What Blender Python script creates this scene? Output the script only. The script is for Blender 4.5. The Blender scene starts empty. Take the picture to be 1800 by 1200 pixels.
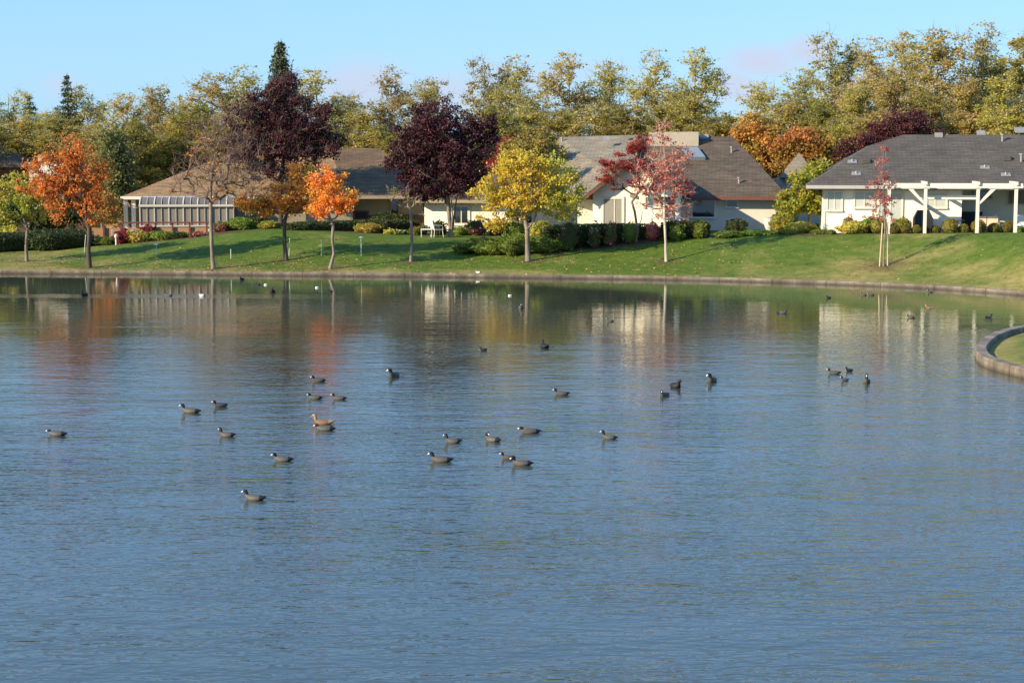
import bpy, math, random
import numpy as np
from mathutils import Vector, Matrix

# ------------------------------------------------------------------ camera, world, sun, exposure
sc = bpy.context.scene
C = sc.collection
F = 3000.0                      # focal length in pixels of the 1800 px wide photograph
CAM_Z = 6.0
PITCH = math.atan(335.0 / F)
cd = bpy.data.cameras.new('camera'); cam = bpy.data.objects.new('camera', cd); C.objects.link(cam)
cam.location = (0, 0, CAM_Z); cam.rotation_euler = (math.pi / 2 - PITCH, 0, 0)
cd.sensor_width = 36; cd.lens = F * 36 / 1800; cd.clip_start = 0.5; cd.clip_end = 5000
sc.camera = cam
SUN_H = Vector((-0.875, -0.484)).normalized(); SUN_EL = math.radians(25)
w = bpy.data.worlds.new('World'); sc.world = w; w.use_nodes = True
nt = w.node_tree; nt.nodes.clear()
def N(t, k, **kw):
    n = t.nodes.new(k)
    for a, b in kw.items(): setattr(n, a, b)
    return n
out = N(nt, 'ShaderNodeOutputWorld'); bg = N(nt, 'ShaderNodeBackground')
sky = N(nt, 'ShaderNodeTexSky', sky_type='NISHITA', sun_disc=False)
sky.sun_elevation = SUN_EL; sky.sun_rotation = math.atan2(SUN_H.x, SUN_H.y)
sky.air_density = 1.0; sky.dust_density = 0.3; sky.ozone_density = 3.0
bg.inputs['Strength'].default_value = 0.097
tc = N(nt, 'ShaderNodeTexCoord')
hsv = N(nt, 'ShaderNodeHueSaturation'); hsv.inputs['Saturation'].default_value = 1.0
tint = N(nt, 'ShaderNodeMix', data_type='RGBA', blend_type='MULTIPLY'); tint.inputs['Factor'].default_value = 1; tint.inputs['B'].default_value = (.62, .80, 1.05, 1)
nt.links.new(sky.outputs[0], tint.inputs['A'])
flat = N(nt, 'ShaderNodeMix', data_type='RGBA'); flat.inputs['Factor'].default_value = .6; flat.inputs['B'].default_value = (2.2, 4.0, 5.9, 1)
sxz = N(nt, 'ShaderNodeSeparateXYZ'); nt.links.new(tc.outputs['Generated'], sxz.inputs[0]) if False else None
flat_up = N(nt, 'ShaderNodeMix', data_type='RGBA'); flat_up.inputs['A'].default_value = (2.25, 4.05, 5.9, 1); flat_up.inputs['B'].default_value = (1.65, 3.75, 7.7, 1)
tcu = N(nt, 'ShaderNodeTexCoord'); nt.links.new(tcu.outputs['Generated'], sxz.inputs[0]); mru = N(nt, 'ShaderNodeMapRange'); mru.inputs[1].default_value = .09; mru.inputs[2].default_value = .34
nt.links.new(sxz.outputs['Z'], mru.inputs[0]); nt.links.new(mru.outputs[0], flat_up.inputs['Factor']); nt.links.new(flat_up.outputs['Result'], flat.inputs['B'])
nt.links.new(tint.outputs['Result'], flat.inputs['A']); nt.links.new(flat.outputs['Result'], hsv.inputs['Color'])
# a few low lavender clouds: blobs at given directions, broken up by noise
def px_dir(px, py):
    u = (px - 900) / F; v = -(py - 600) / F; c, s = math.cos(PITCH), math.sin(PITCH)
    return Vector((u, c + v * s, -s + v * c))
noi = N(nt, 'ShaderNodeTexNoise'); noi.inputs['Scale'].default_value = 22; noi.inputs['Detail'].default_value = 5
mp = N(nt, 'ShaderNodeMapping'); mp.inputs['Scale'].default_value = (1, 1, 2.6)
nt.links.new(tc.outputs['Generated'], mp.inputs['Vector']); nt.links.new(mp.outputs[0], noi.inputs['Vector'])
total = None
for (px, py, rx, ry, amt) in [(640, 150, 150, 75, .9), (780, 160, 130, 60, .8), (900, 140, 200, 60, .6), (1340, 110, 110, 50, 1.0), (1420, 90, 80, 42, 1.0),
                              (1290, 150, 90, 60, .9), (110, 150, 70, 40, .6), (330, 210, 200, 60, .5), (1020, 120, 180, 40, .5), (1560, 150, 250, 60, .6),
                              (2300, 80, 300, 60, .8), (-600, 120, 300, 60, .8)]:
    d = px_dir(px, py).normalized()
    sub = N(nt, 'ShaderNodeVectorMath', operation='SUBTRACT'); sub.inputs[1].default_value = d
    nt.links.new(tc.outputs['Generated'], sub.inputs[0])
    sc_ = N(nt, 'ShaderNodeVectorMath', operation='MULTIPLY'); sc_.inputs[1].default_value = (F / rx, F / rx, F / ry)
    nt.links.new(sub.outputs[0], sc_.inputs[0])
    ln = N(nt, 'ShaderNodeVectorMath', operation='LENGTH'); nt.links.new(sc_.outputs[0], ln.inputs[0])
    mr = N(nt, 'ShaderNodeMapRange', interpolation_type='SMOOTHSTEP')
    mr.inputs[1].default_value = 1.15; mr.inputs[2].default_value = 0.0; mr.inputs[3].default_value = 0; mr.inputs[4].default_value = amt
    nt.links.new(ln.outputs['Value'], mr.inputs[0])
    if total is None: total = mr.outputs[0]
    else:
        mx = N(nt, 'ShaderNodeMath', operation='MAXIMUM'); nt.links.new(total, mx.inputs[0]); nt.links.new(mr.outputs[0], mx.inputs[1]); total = mx.outputs[0]
ad = N(nt, 'ShaderNodeMath', operation='MULTIPLY_ADD'); ad.inputs[1].default_value = 1.5; ad.inputs[2].default_value = -0.75
nt.links.new(noi.outputs[0], ad.inputs[0])
a2 = N(nt, 'ShaderNodeMath', operation='MULTIPLY_ADD', use_clamp=True); nt.links.new(total, a2.inputs[0])
a2.inputs[1].default_value = 1.55; nt.links.new(ad.outputs[0], a2.inputs[2])
a3 = N(nt, 'ShaderNodeMath', operation='MULTIPLY', use_clamp=True); nt.links.new(a2.outputs[0], a3.inputs[0]); nt.links.new(total, a3.inputs[1])
mixc = N(nt, 'ShaderNodeMix', data_type='RGBA'); mixc.inputs['B'].default_value = (3.35, 3.75, 4.75, 1)
nt.links.new(a3.outputs[0], mixc.inputs['Factor']); nt.links.new(hsv.outputs[0], mixc.inputs['A'])
nt.links.new(mixc.outputs['Result'], bg.inputs['Color']); nt.links.new(bg.outputs[0], out.inputs[0])

sl = bpy.data.lights.new('sun', 'SUN'); sl.energy = 5.0; sl.angle = math.radians(0.5); sl.color = (1.0, 0.85, 0.62)
so = bpy.data.objects.new('sun', sl); C.objects.link(so)
SUN = Vector((SUN_H.x * math.cos(SUN_EL), SUN_H.y * math.cos(SUN_EL), math.sin(SUN_EL)))
so.rotation_euler = SUN.to_track_quat('Z', 'Y').to_euler(); so.location = (-40, -20, 40)
sc.view_settings.view_transform = 'Standard'; sc.view_settings.look = 'None'
sc.view_settings.exposure = 0.95; sc.view_settings.gamma = 1.0
sc.render.engine = 'CYCLES'
sc.cycles.max_bounces = 8; sc.cycles.diffuse_bounces = 3; sc.cycles.glossy_bounces = 4; sc.cycles.transmission_bounces = 3

R = math.radians
rnd = random.Random(7)

# ------------------------------------------------------------------ projection helpers
def at(px, py, Y):
    d = px_dir(px, py); k = Y / d.y
    return Vector((d.x * k, Y, CAM_Z + d.z * k))
def at_z(px, py, z):
    d = px_dir(px, py); k = (z - CAM_Z) / d.z
    return Vector((d.x * k, d.y * k, z))

# ------------------------------------------------------------------ materials
def mat(name):
    m = bpy.data.materials.new(name); m.use_nodes = True
    return m, m.node_tree, m.node_tree.nodes['Principled BSDF']
def ramp(t, stops):
    r = N(t, 'ShaderNodeValToRGB'); e = r.color_ramp.elements
    while len(e) < len(stops): e.new(0.5)
    for i, (p, c) in enumerate(stops): e[i].position = p; e[i].color = (*c, 1)
    return r
def noise(t, scale, detail=3, vec=None, sc3=None, coord='Object', rough=.5):
    n = N(t, 'ShaderNodeTexNoise'); n.inputs['Scale'].default_value = scale; n.inputs['Detail'].default_value = detail
    n.inputs['Roughness'].default_value = rough
    c = N(t, 'ShaderNodeTexCoord'); src = c.outputs[coord]
    if sc3:
        m = N(t, 'ShaderNodeMapping'); m.inputs['Scale'].default_value = sc3; t.links.new(src, m.inputs[0]); src = m.outputs[0]
    t.links.new(src, n.inputs['Vector'])
    return n
def plain(name, col, rough=.7, var=.15, nscale=3.0, bump=0.0, spec=.3, sc3=None, metal=0):
    m, t, b = mat(name)
    n = noise(t, nscale, 5, sc3=sc3, rough=.65)
    lo = tuple(c * (1 - var) for c in col); hi = tuple(min(1, c * (1 + var)) for c in col)
    r = ramp(t, [(.3, lo), (.7, hi)]); t.links.new(n.outputs[0], r.inputs[0]); t.links.new(r.outputs[0], b.inputs['Base Color'])
    b.inputs['Roughness'].default_value = rough; b.inputs['Specular IOR Level'].default_value = spec; b.inputs['Metallic'].default_value = metal
    if bump:
        n2 = noise(t, nscale * 6, 4, sc3=sc3); bp = N(t, 'ShaderNodeBump'); bp.inputs['Strength'].default_value = 1; bp.inputs['Distance'].default_value = bump
        t.links.new(n2.outputs[0], bp.inputs['Height']); t.links.new(bp.outputs[0], b.inputs['Normal'])
    return m
def leaf_mat(name, cols_a, cols_b=None, patch=.35, trans=.48, bias=(.42, .58), axis=None):
    """cols_a / cols_b: colours a leaf picks from at random, in two kinds of patches of the crown"""
    m, t, b = mat(name)
    g = N(t, 'ShaderNodeNewGeometry')
    def rr(cols):
        st = [(i / max(1, len(cols) - 1), c) for i, c in enumerate(cols)] if len(cols) > 1 else [(0, cols[0]), (1, cols[0])]
        r = ramp(t, st); t.links.new(g.outputs['Random Per Island'], r.inputs[0]); return r.outputs[0]
    col = rr(cols_a)
    if cols_b:
        n = noise(t, patch, 2)
        fac = n.outputs[0]
        if axis:
            c = N(t, 'ShaderNodeTexCoord'); dp = N(t, 'ShaderNodeVectorMath', operation='DOT_PRODUCT'); dp.inputs[1].default_value = axis[:3]
            t.links.new(c.outputs['Object'], dp.inputs[0])
            ma = N(t, 'ShaderNodeMath', operation='ADD'); t.links.new(dp.outputs['Value'], ma.inputs[0]); ma.inputs[1].default_value = axis[3]
            mb = N(t, 'ShaderNodeMath', operation='ADD'); t.links.new(ma.outputs[0], mb.inputs[0]); t.links.new(fac, mb.inputs[1]); fac = mb.outputs[0]
        k = ramp(t, [(bias[0], (0, 0, 0)), (bias[1], (1, 1, 1))]); t.links.new(fac, k.inputs[0])
        mx = N(t, 'ShaderNodeMix', data_type='RGBA'); t.links.new(k.outputs[0], mx.inputs['Factor'])
        t.links.new(col, mx.inputs['A']); t.links.new(rr(cols_b), mx.inputs['B']); col = mx.outputs['Result']
    oi = N(t, 'ShaderNodeObjectInfo'); hs = N(t, 'ShaderNodeHueSaturation')
    mr = N(t, 'ShaderNodeMapRange'); mr.inputs[3].default_value = .8; mr.inputs[4].default_value = 1.2; t.links.new(oi.outputs['Random'], mr.inputs[0])
    mh = N(t, 'ShaderNodeMapRange'); mh.inputs[3].default_value = .485; mh.inputs[4].default_value = .515
    ml = N(t, 'ShaderNodeMath', operation='MULTIPLY'); ml.inputs[1].default_value = 7.31; fr = N(t, 'ShaderNodeMath', operation='FRACT')
    t.links.new(oi.outputs['Random'], ml.inputs[0]); t.links.new(ml.outputs[0], fr.inputs[0]); t.links.new(fr.outputs[0], mh.inputs[0])
    t.links.new(mr.outputs[0], hs.inputs['Value']); t.links.new(mh.outputs[0], hs.inputs['Hue']); t.links.new(col, hs.inputs['Color'])
    col = hs.outputs[0]
    t.links.new(col, b.inputs['Base Color']); b.inputs['Roughness'].default_value = .55; b.inputs['Specular IOR Level'].default_value = .25
    tr = N(t, 'ShaderNodeBsdfTranslucent'); t.links.new(col, tr.inputs['Color'])
    ms = N(t, 'ShaderNodeMixShader'); ms.inputs[0].default_value = trans
    o = t.nodes['Material Output']; t.links.new(b.outputs[0], ms.inputs[1]); t.links.new(tr.outputs[0], ms.inputs[2]); t.links.new(ms.outputs[0], o.inputs[0])
    return m
def roof_mat(name, col, var=.18, course=.16):
    m, t, b = mat(name)
    c = N(t, 'ShaderNodeTexCoord'); mp = N(t, 'ShaderNodeMapping'); t.links.new(c.outputs['Object'], mp.inputs[0])
    mp.inputs['Rotation'].default_value = (R(90), 0, 0)
    br = N(t, 'ShaderNodeTexBrick'); br.inputs['Scale'].default_value = 1
    br.inputs['Brick Width'].default_value = .45; br.inputs['Row Height'].default_value = course * .5; br.inputs['Mortar Size'].default_value = .008
    br.inputs['Color1'].default_value = (*[x * (1 - var) for x in col], 1); br.inputs['Color2'].default_value = (*[x * (1 + var) for x in col], 1)
    br.inputs['Mortar'].default_value = (*[x * .55 for x in col], 1)
    t.links.new(mp.outputs[0], br.inputs['Vector'])
    n = noise(t, .9, 6, sc3=(1, 1, 2.5), rough=.7)
    r = ramp(t, [(.3, (.72, .72, .74)), (.7, (1.25, 1.22, 1.18))]); t.links.new(n.outputs[0], r.inputs[0])
    mx = N(t, 'ShaderNodeMix', data_type='RGBA', blend_type='MULTIPLY'); mx.inputs['Factor'].default_value = 1
    t.links.new(br.outputs[0], mx.inputs['A']); t.links.new(r.outputs[0], mx.inputs['B']); t.links.new(mx.outputs['Result'], b.inputs['Base Color'])
    bp = N(t, 'ShaderNodeBump'); bp.inputs['Distance'].default_value = .02; t.links.new(br.outputs['Fac'], bp.inputs['Height']); bp.invert = True
    t.links.new(bp.outputs[0], b.inputs['Normal']); b.inputs['Roughness'].default_value = .85; b.inputs['Specular IOR Level'].default_value = .2
    return m

M = {}
M['bark_grey'] = plain('bark_grey', (.20, .16, .12), .9, .4, 5, .02, sc3=(1, 1, .25))
M['bark_dark'] = plain('bark_dark', (.075, .055, .042), .9, .4, 5, .02, sc3=(1, 1, .25))
M['bark_pale'] = plain('bark_pale', (.42, .36, .28), .9, .35, 5, .01, sc3=(1, 1, .25))
M['twig_brown'] = plain('twig_brown', (.17, .115, .085), .9, .35, 4)
M['bark_sycamore'] = plain('bark_sycamore', (.24, .22, .16), .9, .45, 3)
M['leaf_sycamore'] = leaf_mat('leaf_sycamore', [(.45, .34, .07), (.62, .47, .14), (.32, .27, .045), (.70, .53, .25), (.48, .40, .07)],
                              [(.37, .33, .05), (.27, .25, .04), (.47, .40, .07), (.54, .40, .13)], .22, trans=.55)
M['leaf_olive'] = leaf_mat('leaf_olive', [(.38, .31, .055), (.26, .23, .04), (.50, .37, .09), (.34, .22, .07)],
                          [(.15, .18, .03), (.29, .27, .04), (.36, .22, .06)], .3, trans=.55)
M['leaf_plum'] = leaf_mat('leaf_plum', [(.058, .014, .020), (.115, .026, .036), (.030, .009, .014), (.16, .045, .05)],
                          [(.085, .020, .028), (.040, .011, .018), (.13, .042, .045)], .5, trans=.25)
M['leaf_orange'] = leaf_mat('leaf_orange', [(.82, .29, .05), (.86, .40, .06), (.74, .21, .045), (.86, .50, .10)],
                            [(.26, .26, .04), (.55, .33, .05), (.75, .36, .08)], .35, axis=(.11, 0, 0, -.02), bias=(.48, .58))
M['leaf_orange_green'] = leaf_mat('leaf_orange_green', [(.78, .34, .07), (.82, .24, .07), (.62, .36, .07), (.80, .50, .10)],
                                  [(.40, .34, .05), (.72, .42, .07), (.62, .34, .06)], .55, bias=(.57, .70))
M['leaf_red_orange'] = leaf_mat('leaf_red_orange', [(.90, .12, .06), (.90, .24, .04), (.88, .36, .05), (.92, .16, .09)],
                                [(.72, .42, .07), (.40, .34, .05), (.84, .34, .07)], .6, bias=(.52, .66))
M['leaf_gold'] = leaf_mat('leaf_gold', [(.58, .42, .05), (.66, .40, .05), (.38, .36, .05), (.74, .34, .05)],
                          [(.32, .31, .045), (.42, .38, .05), (.54, .44, .07), (.20, .22, .035)], .4, axis=(.05, 0, -.02, .06), bias=(.44, .58))
M['leaf_green_gold'] = leaf_mat('leaf_green_gold', [(.24, .29, .04), (.38, .37, .05), (.17, .22, .03)], [(.55, .38, .07), (.28, .30, .05)], .5)
M['leaf_pink'] = leaf_mat('leaf_pink', [(.56, .13, .10), (.66, .24, .17), (.46, .08, .06), (.70, .36, .24)], [(.52, .16, .11), (.34, .07, .05)], .6)
M['leaf_maple'] = leaf_mat('leaf_maple', [(.33, .045, .03), (.22, .03, .028), (.42, .08, .045), (.15, .022, .022)], [(.28, .06, .03), (.36, .05, .04)], .5)
M['leaf_conifer'] = leaf_mat('leaf_conifer', [(.055, .080, .035), (.080, .105, .05), (.035, .055, .025)], [(.09, .105, .05), (.05, .07, .035)], .5, trans=.15)
M['leaf_orange_far'] = leaf_mat('leaf_orange_far', [(.60, .22, .06), (.66, .30, .08), (.46, .15, .05)], [(.44, .32, .06), (.30, .24, .05), (.58, .24, .06)], .5)
M['leaf_weeping'] = leaf_mat('leaf_weeping', [(.17, .17, .05), (.23, .22, .07), (.10, .11, .03)], [(.20, .19, .07), (.13, .14, .045)], .5, trans=.35)
M['leaf_hedge'] = leaf_mat('leaf_hedge', [(.026, .042, .010), (.050, .070, .014), (.018, .030, .008)], [(.042, .054, .012), (.07, .07, .017)], .6, trans=.2)
M['leaf_bright'] = leaf_mat('leaf_bright', [(.10, .19, .025), (.17, .27, .04), (.06, .12, .018)], [(.14, .20, .03), (.24, .30, .05)], .7)
M['leaf_bed'] = leaf_mat('leaf_bed', [(.14, .20, .028), (.22, .28, .04), (.09, .14, .02), (.30, .32, .06)], [(.09, .13, .02), (.20, .25, .04)], .7)
M['leaf_box'] = leaf_mat('leaf_box', [(.14, .13, .022), (.21, .17, .03), (.09, .09, .018)], [(.17, .12, .025), (.10, .12, .02)], .9, trans=.2)
M['leaf_hosta'] = leaf_mat('leaf_hosta', [(.55, .46, .05), (.62, .52, .09), (.38, .34, .04)], [(.40, .36, .06), (.24, .27, .04)], .9)
M['leaf_rose'] = leaf_mat('leaf_rose', [(.09, .12, .03), (.15, .16, .04), (.07, .09, .025)], [(.35, .09, .09), (.14, .14, .04)], 1.2)
M['petal_pink'] = leaf_mat('petal_pink', [(.70, .30, .30), (.62, .12, .14)]); M['petal_white'] = leaf_mat('petal_white', [(.8, .74, .6), (.75, .6, .5)])
M['petal_red'] = leaf_mat('petal_red', [(.6, .04, .03), (.5, .06, .05)])
M['leaf_burgundy'] = leaf_mat('leaf_burgundy', [(.22, .02, .03), (.32, .05, .05), (.12, .02, .02)])
M['leaf_fallen'] = leaf_mat('leaf_fallen', [(.42, .22, .08), (.5, .3, .1), (.3, .12, .05), (.55, .42, .2)], trans=.1)
M['white'] = plain('white_paint', (.62, .58, .48), .5, .05, 4)
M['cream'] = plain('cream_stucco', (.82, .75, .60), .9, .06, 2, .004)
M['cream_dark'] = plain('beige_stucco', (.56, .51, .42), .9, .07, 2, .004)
M['trim_pale'] = plain('aluminium_frame', (.50, .46, .38), .5, .05)
M['chimney_clad'] = plain('chimney_cladding', (.36, .31, .235), .85, .08, 2)
M['taupe'] = plain('taupe_siding', (.30, .24, .16), .85, .10, 1.5, .004, sc3=(1, 1, 6))
M['trim_cream'] = plain('trim_cream', (.72, .66, .50), .6, .05)
M['grey_trim'] = plain('grey_trim', (.36, .34, .31), .6, .06)
M['red_trim'] = plain('redwood_trim', (.15, .050, .030), .6, .12)
M['dark'] = plain('black_cover', (.02, .022, .026), .6, .3, 3, .01)
M['dark_iron'] = plain('dark_iron', (.03, .03, .03), .5, .1)
M['blind'] = plain('window_blind', (.21, .18, .14), .6, .06, 2, sc3=(1, 1, 10))
M['blind_pale'] = plain('pale_blind', (.42, .44, .40), .6, .04, 2, sc3=(1, 1, 10))
M['curtain'] = plain('curtain_grey', (.26, .24, .20), .8, .2, 5, sc3=(6, 1, .3))
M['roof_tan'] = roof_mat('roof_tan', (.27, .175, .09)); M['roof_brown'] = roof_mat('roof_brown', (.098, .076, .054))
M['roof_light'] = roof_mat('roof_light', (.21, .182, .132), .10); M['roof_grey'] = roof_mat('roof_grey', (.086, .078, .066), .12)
M['roof_tan_shaded'] = roof_mat('roof_tan_shaded', (.14, .092, .052)); M['roof_rust'] = roof_mat('roof_rust', (.30, .14, .09)); M['metal_vent'] = plain('vent_metal', (.24, .235, .22), .55, .1, metal=.2)
M['skylight'] = plain('skylight_dome', (.16, .19, .21), .15, .05, spec=.8)
M['wood'] = plain('cedar_wood', (.36, .20, .10), .8, .2, 4, .005, sc3=(1, 1, 6)); M['fence_tan'] = plain('fence_tan', (.50, .30, .13), .8, .2, 4, sc3=(6, 1, 1))
M['fence_dark'] = plain('fence_brown', (.09, .05, .03), .8, .2, 4, sc3=(6, 1, 1))
M['stake'] = plain('stake_wood', (.48, .38, .24), .8, .15, 5, sc3=(3, 3, .5)); M['stake_pale'] = plain('pale_stake', (.42, .50, .42), .6, .1)
M['mulch'] = plain('bark_mulch', (.13, .075, .045), .95, .5, 8, .03)
M['fabric'] = plain('cushion_tan', (.60, .46, .30), .9, .1, 4)
M['patio'] = plain('patio_concrete', (.42, .39, .34), .9, .12, 2)
m, t, b = mat('window_glass'); M['glass'] = m
b.inputs['Base Color'].default_value = (.025, .03, .03, 1); b.inputs['Roughness'].default_value = .04; b.inputs['Specular IOR Level'].default_value = .9
m, t, b = mat('solarium_glass'); M['solar'] = m
b.inputs['Base Color'].default_value = (.13, .115, .095, 1); b.inputs['Roughness'].default_value = .25; b.inputs['Specular IOR Level'].default_value = .35

# kerb concrete: horizontal weathering, damp foot
m, t, b = mat('kerb_concrete'); M['kerb'] = m
n = noise(t, 1.6, 6, sc3=(1, 1, .7), rough=.7); r = ramp(t, [(.28, (.06, .045, .031)), (.5, (.14, .11, .078)), (.72, (.29, .24, .175))]); t.links.new(n.outputs[0], r.inputs[0])
g = N(t, 'ShaderNodeNewGeometry'); sx = N(t, 'ShaderNodeSeparateXYZ'); t.links.new(g.outputs['Position'], sx.inputs[0])
mr = N(t, 'ShaderNodeMapRange'); mr.inputs[1].default_value = .02; mr.inputs[2].default_value = .12; mr.inputs[3].default_value = .42; mr.inputs[4].default_value = 1
t.links.new(sx.outputs['Z'], mr.inputs[0]); mx = N(t, 'ShaderNodeVectorMath', operation='SCALE')
ka = N(t, 'ShaderNodeAttribute', attribute_name='run'); k1 = N(t, 'ShaderNodeMath', operation='PINGPONG'); k1.inputs[1].default_value = 1.25; t.links.new(ka.outputs['Fac'], k1.inputs[0])
k2 = N(t, 'ShaderNodeMapRange'); k2.inputs[1].default_value = 0; k2.inputs[2].default_value = .035; k2.inputs[3].default_value = .25; k2.inputs[4].default_value = 1; t.links.new(k1.outputs[0], k2.inputs[0])
k3 = N(t, 'ShaderNodeMath', operation='MULTIPLY'); t.links.new(mr.outputs[0], k3.inputs[0]); t.links.new(k2.outputs[0], k3.inputs[1])
t.links.new(r.outputs[0], mx.inputs[0]); t.links.new(k3.outputs[0], mx.inputs['Scale']); t.links.new(mx.outputs[0], b.inputs['Base Color'])
n2 = noise(t, 14, 5); bp = N(t, 'ShaderNodeBump'); bp.inputs['Distance'].default_value = .015; t.links.new(n2.outputs[0], bp.inputs['Height']); t.links.new(bp.outputs[0], b.inputs['Normal'])
b.inputs['Roughness'].default_value = .9

# lawn: green up the slope, straw-coloured near the kerb and in patches
m, t, b = mat('lawn_grass'); M['lawn'] = m
at_ = N(t, 'ShaderNodeAttribute', attribute_name='dry')
n1 = noise(t, .30, 4, rough=.6); n2 = noise(t, 2.2, 6, rough=.75); n3 = noise(t, 30, 3)
rg = ramp(t, [(.30, (.046, .088, .008)), (.5, (.082, .138, .012)), (.70, (.138, .184, .018))]); t.links.new(n2.outputs[0], rg.inputs[0])
rd = ramp(t, [(.3, (.17, .17, .035)), (.5, (.28, .24, .07)), (.75, (.42, .33, .14))]); t.links.new(n2.outputs[0], rd.inputs[0])
s1 = N(t, 'ShaderNodeMath', operation='MULTIPLY_ADD'); s1.inputs[1].default_value = 3.4; s1.inputs[2].default_value = -1.68; t.links.new(n1.outputs[0], s1.inputs[0])
s2 = N(t, 'ShaderNodeMath', operation='MULTIPLY_ADD'); s2.inputs[1].default_value = 1.5; s2.inputs[2].default_value = -.75; t.links.new(n3.outputs[0], s2.inputs[0])
s3 = N(t, 'ShaderNodeMath', operation='ADD'); t.links.new(s1.outputs[0], s3.inputs[0]); t.links.new(s2.outputs[0], s3.inputs[1])
s4 = N(t, 'ShaderNodeMath', operation='ADD', use_clamp=True); t.links.new(s3.outputs[0], s4.inputs[0]); t.links.new(at_.outputs['Fac'], s4.inputs[1])
mx = N(t, 'ShaderNodeMix', data_type='RGBA'); t.links.new(s4.outputs[0], mx.inputs['Factor']); t.links.new(rg.outputs[0], mx.inputs['A']); t.links.new(rd.outputs[0], mx.inputs['B'])
am = N(t, 'ShaderNodeAttribute', attribute_name='mulch')
rm = ramp(t, [(.3, (.06, .035, .02)), (.7, (.17, .10, .06))]); t.links.new(n2.outputs[0], rm.inputs[0])
mx2 = N(t, 'ShaderNodeMix', data_type='RGBA'); t.links.new(am.outputs['Fac'], mx2.inputs['Factor']); t.links.new(mx.outputs['Result'], mx2.inputs['A']); t.links.new(rm.outputs[0], mx2.inputs['B'])
t.links.new(mx2.outputs['Result'], b.inputs['Base Color']); b.inputs['Roughness'].default_value = .8; b.inputs['Specular IOR Level'].default_value = .15
bp = N(t, 'ShaderNodeBump'); bp.inputs['Distance'].default_value = .09; t.links.new(n3.outputs[0], bp.inputs['Height']); t.links.new(bp.outputs[0], b.inputs['Normal'])

# water: murky green body, fresnel mirror, wind ripples with calmer water under the far bank
m, t, b = mat('pond_water'); M['water'] = m
b.inputs['Base Color'].default_value = (.046, .057, .038, 1); b.inputs['Roughness'].default_value = .03; b.inputs['IOR'].default_value = 1.6
g = N(t, 'ShaderNodeNewGeometry')
def wn(scale, sc3, det, rough=.5):
    mpn = N(t, 'ShaderNodeMapping'); mpn.inputs['Scale'].default_value = sc3[:3]; mpn.inputs['Rotation'].default_value = (0, 0, R(sc3[3])); t.links.new(g.outputs['Position'], mpn.inputs[0])
    nn = N(t, 'ShaderNodeTexNoise'); nn.inputs['Scale'].default_value = scale; nn.inputs['Detail'].default_value = det; nn.inputs['Roughness'].default_value = rough
    t.links.new(mpn.outputs[0], nn.inputs[0]); return nn.outputs[0]
a_ = wn(4.3, (.34, 1, 1, 3), 3, .58); b_ = wn(1.1, (.45, 1, 1, -7), 2, .5); c_ = wn(9.0, (.6, 1, 1, 9), 1)
def mul(x, k):
    q = N(t, 'ShaderNodeMath', operation='MULTIPLY'); t.links.new(x, q.inputs[0])
    if isinstance(k, (int, float)): q.inputs[1].default_value = k
    else: t.links.new(k, q.inputs[1])
    return q.outputs[0]
def add(x, y):
    q = N(t, 'ShaderNodeMath', operation='ADD'); t.links.new(x, q.inputs[0])
    if isinstance(y, (int, float)): q.inputs[1].default_value = y
    else: t.links.new(y, q.inputs[1])
    return q.outputs[0]
hsum = add(add(mul(a_, 1.0), mul(b_, 1.6)), mul(c_, .32))
sp = N(t, 'ShaderNodeSeparateXYZ'); t.links.new(g.outputs['Position'], sp.inputs[0])
big = wn(.055, (.35, 1.5, 1, 0), 3, .6); big2 = wn(.22, (.4, 1, 1, 12), 3, .6)
mry = N(t, 'ShaderNodeMapRange'); mry.inputs[1].default_value = 68; mry.inputs[2].default_value = 32; mry.inputs[3].default_value = .10; mry.inputs[4].default_value = 1.0
yy = add(sp.outputs['Y'], mul(add(big, -.5), 26)); t.links.new(yy, mry.inputs[0])
patch = N(t, 'ShaderNodeMapRange', interpolation_type='SMOOTHSTEP'); patch.inputs[1].default_value = .35; patch.inputs[2].default_value = .68; patch.inputs[3].default_value = .62; patch.inputs[4].default_value = 1.2
t.links.new(big2, patch.inputs[0])
near = N(t, 'ShaderNodeMapRange', interpolation_type='SMOOTHSTEP'); near.inputs[1].default_value = 52; near.inputs[2].default_value = 24; near.inputs[3].default_value = 1.0; near.inputs[4].default_value = 1.75
t.links.new(sp.outputs['Y'], near.inputs[0]); amp = mul(mul(mry.outputs[0], patch.outputs[0]), near.outputs[0])
# streaks of wind ruffling the calm water by the far left bank
def streak(y0, wy, x1, k):
    dy = add(add(sp.outputs['Y'], -y0), mul(add(big2, -.5), 2.0)); ab = N(t, 'ShaderNodeMath', operation='ABSOLUTE'); t.links.new(dy, ab.inputs[0])
    s = N(t, 'ShaderNodeMapRange', interpolation_type='SMOOTHSTEP'); s.inputs[1].default_value = wy; s.inputs[2].default_value = wy * .4; s.inputs[3].default_value = 0; s.inputs[4].default_value = k; t.links.new(ab.outputs[0], s.inputs[0])
    e = N(t, 'ShaderNodeMapRange', interpolation_type='SMOOTHSTEP'); e.inputs[1].default_value = x1 + 6; e.inputs[2].default_value = x1 - 4; t.links.new(sp.outputs['X'], e.inputs[0])
    return mul(s.outputs[0], e.outputs[0])
amp = add(amp, streak(70.6, 1.3, -11, .8)); amp = add(amp, streak(58.0, .35, -12, .5))
# V-shaped wakes are left to the ripples; bump height in metres
bp = N(t, 'ShaderNodeBump'); bp.inputs['Strength'].default_value = 1; bp.inputs['Distance'].default_value = .022
cen = add(hsum, -1.46); t.links.new(mul(cen, amp), bp.inputs['Height']); t.links.new(bp.outputs[0], b.inputs['Normal'])

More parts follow.
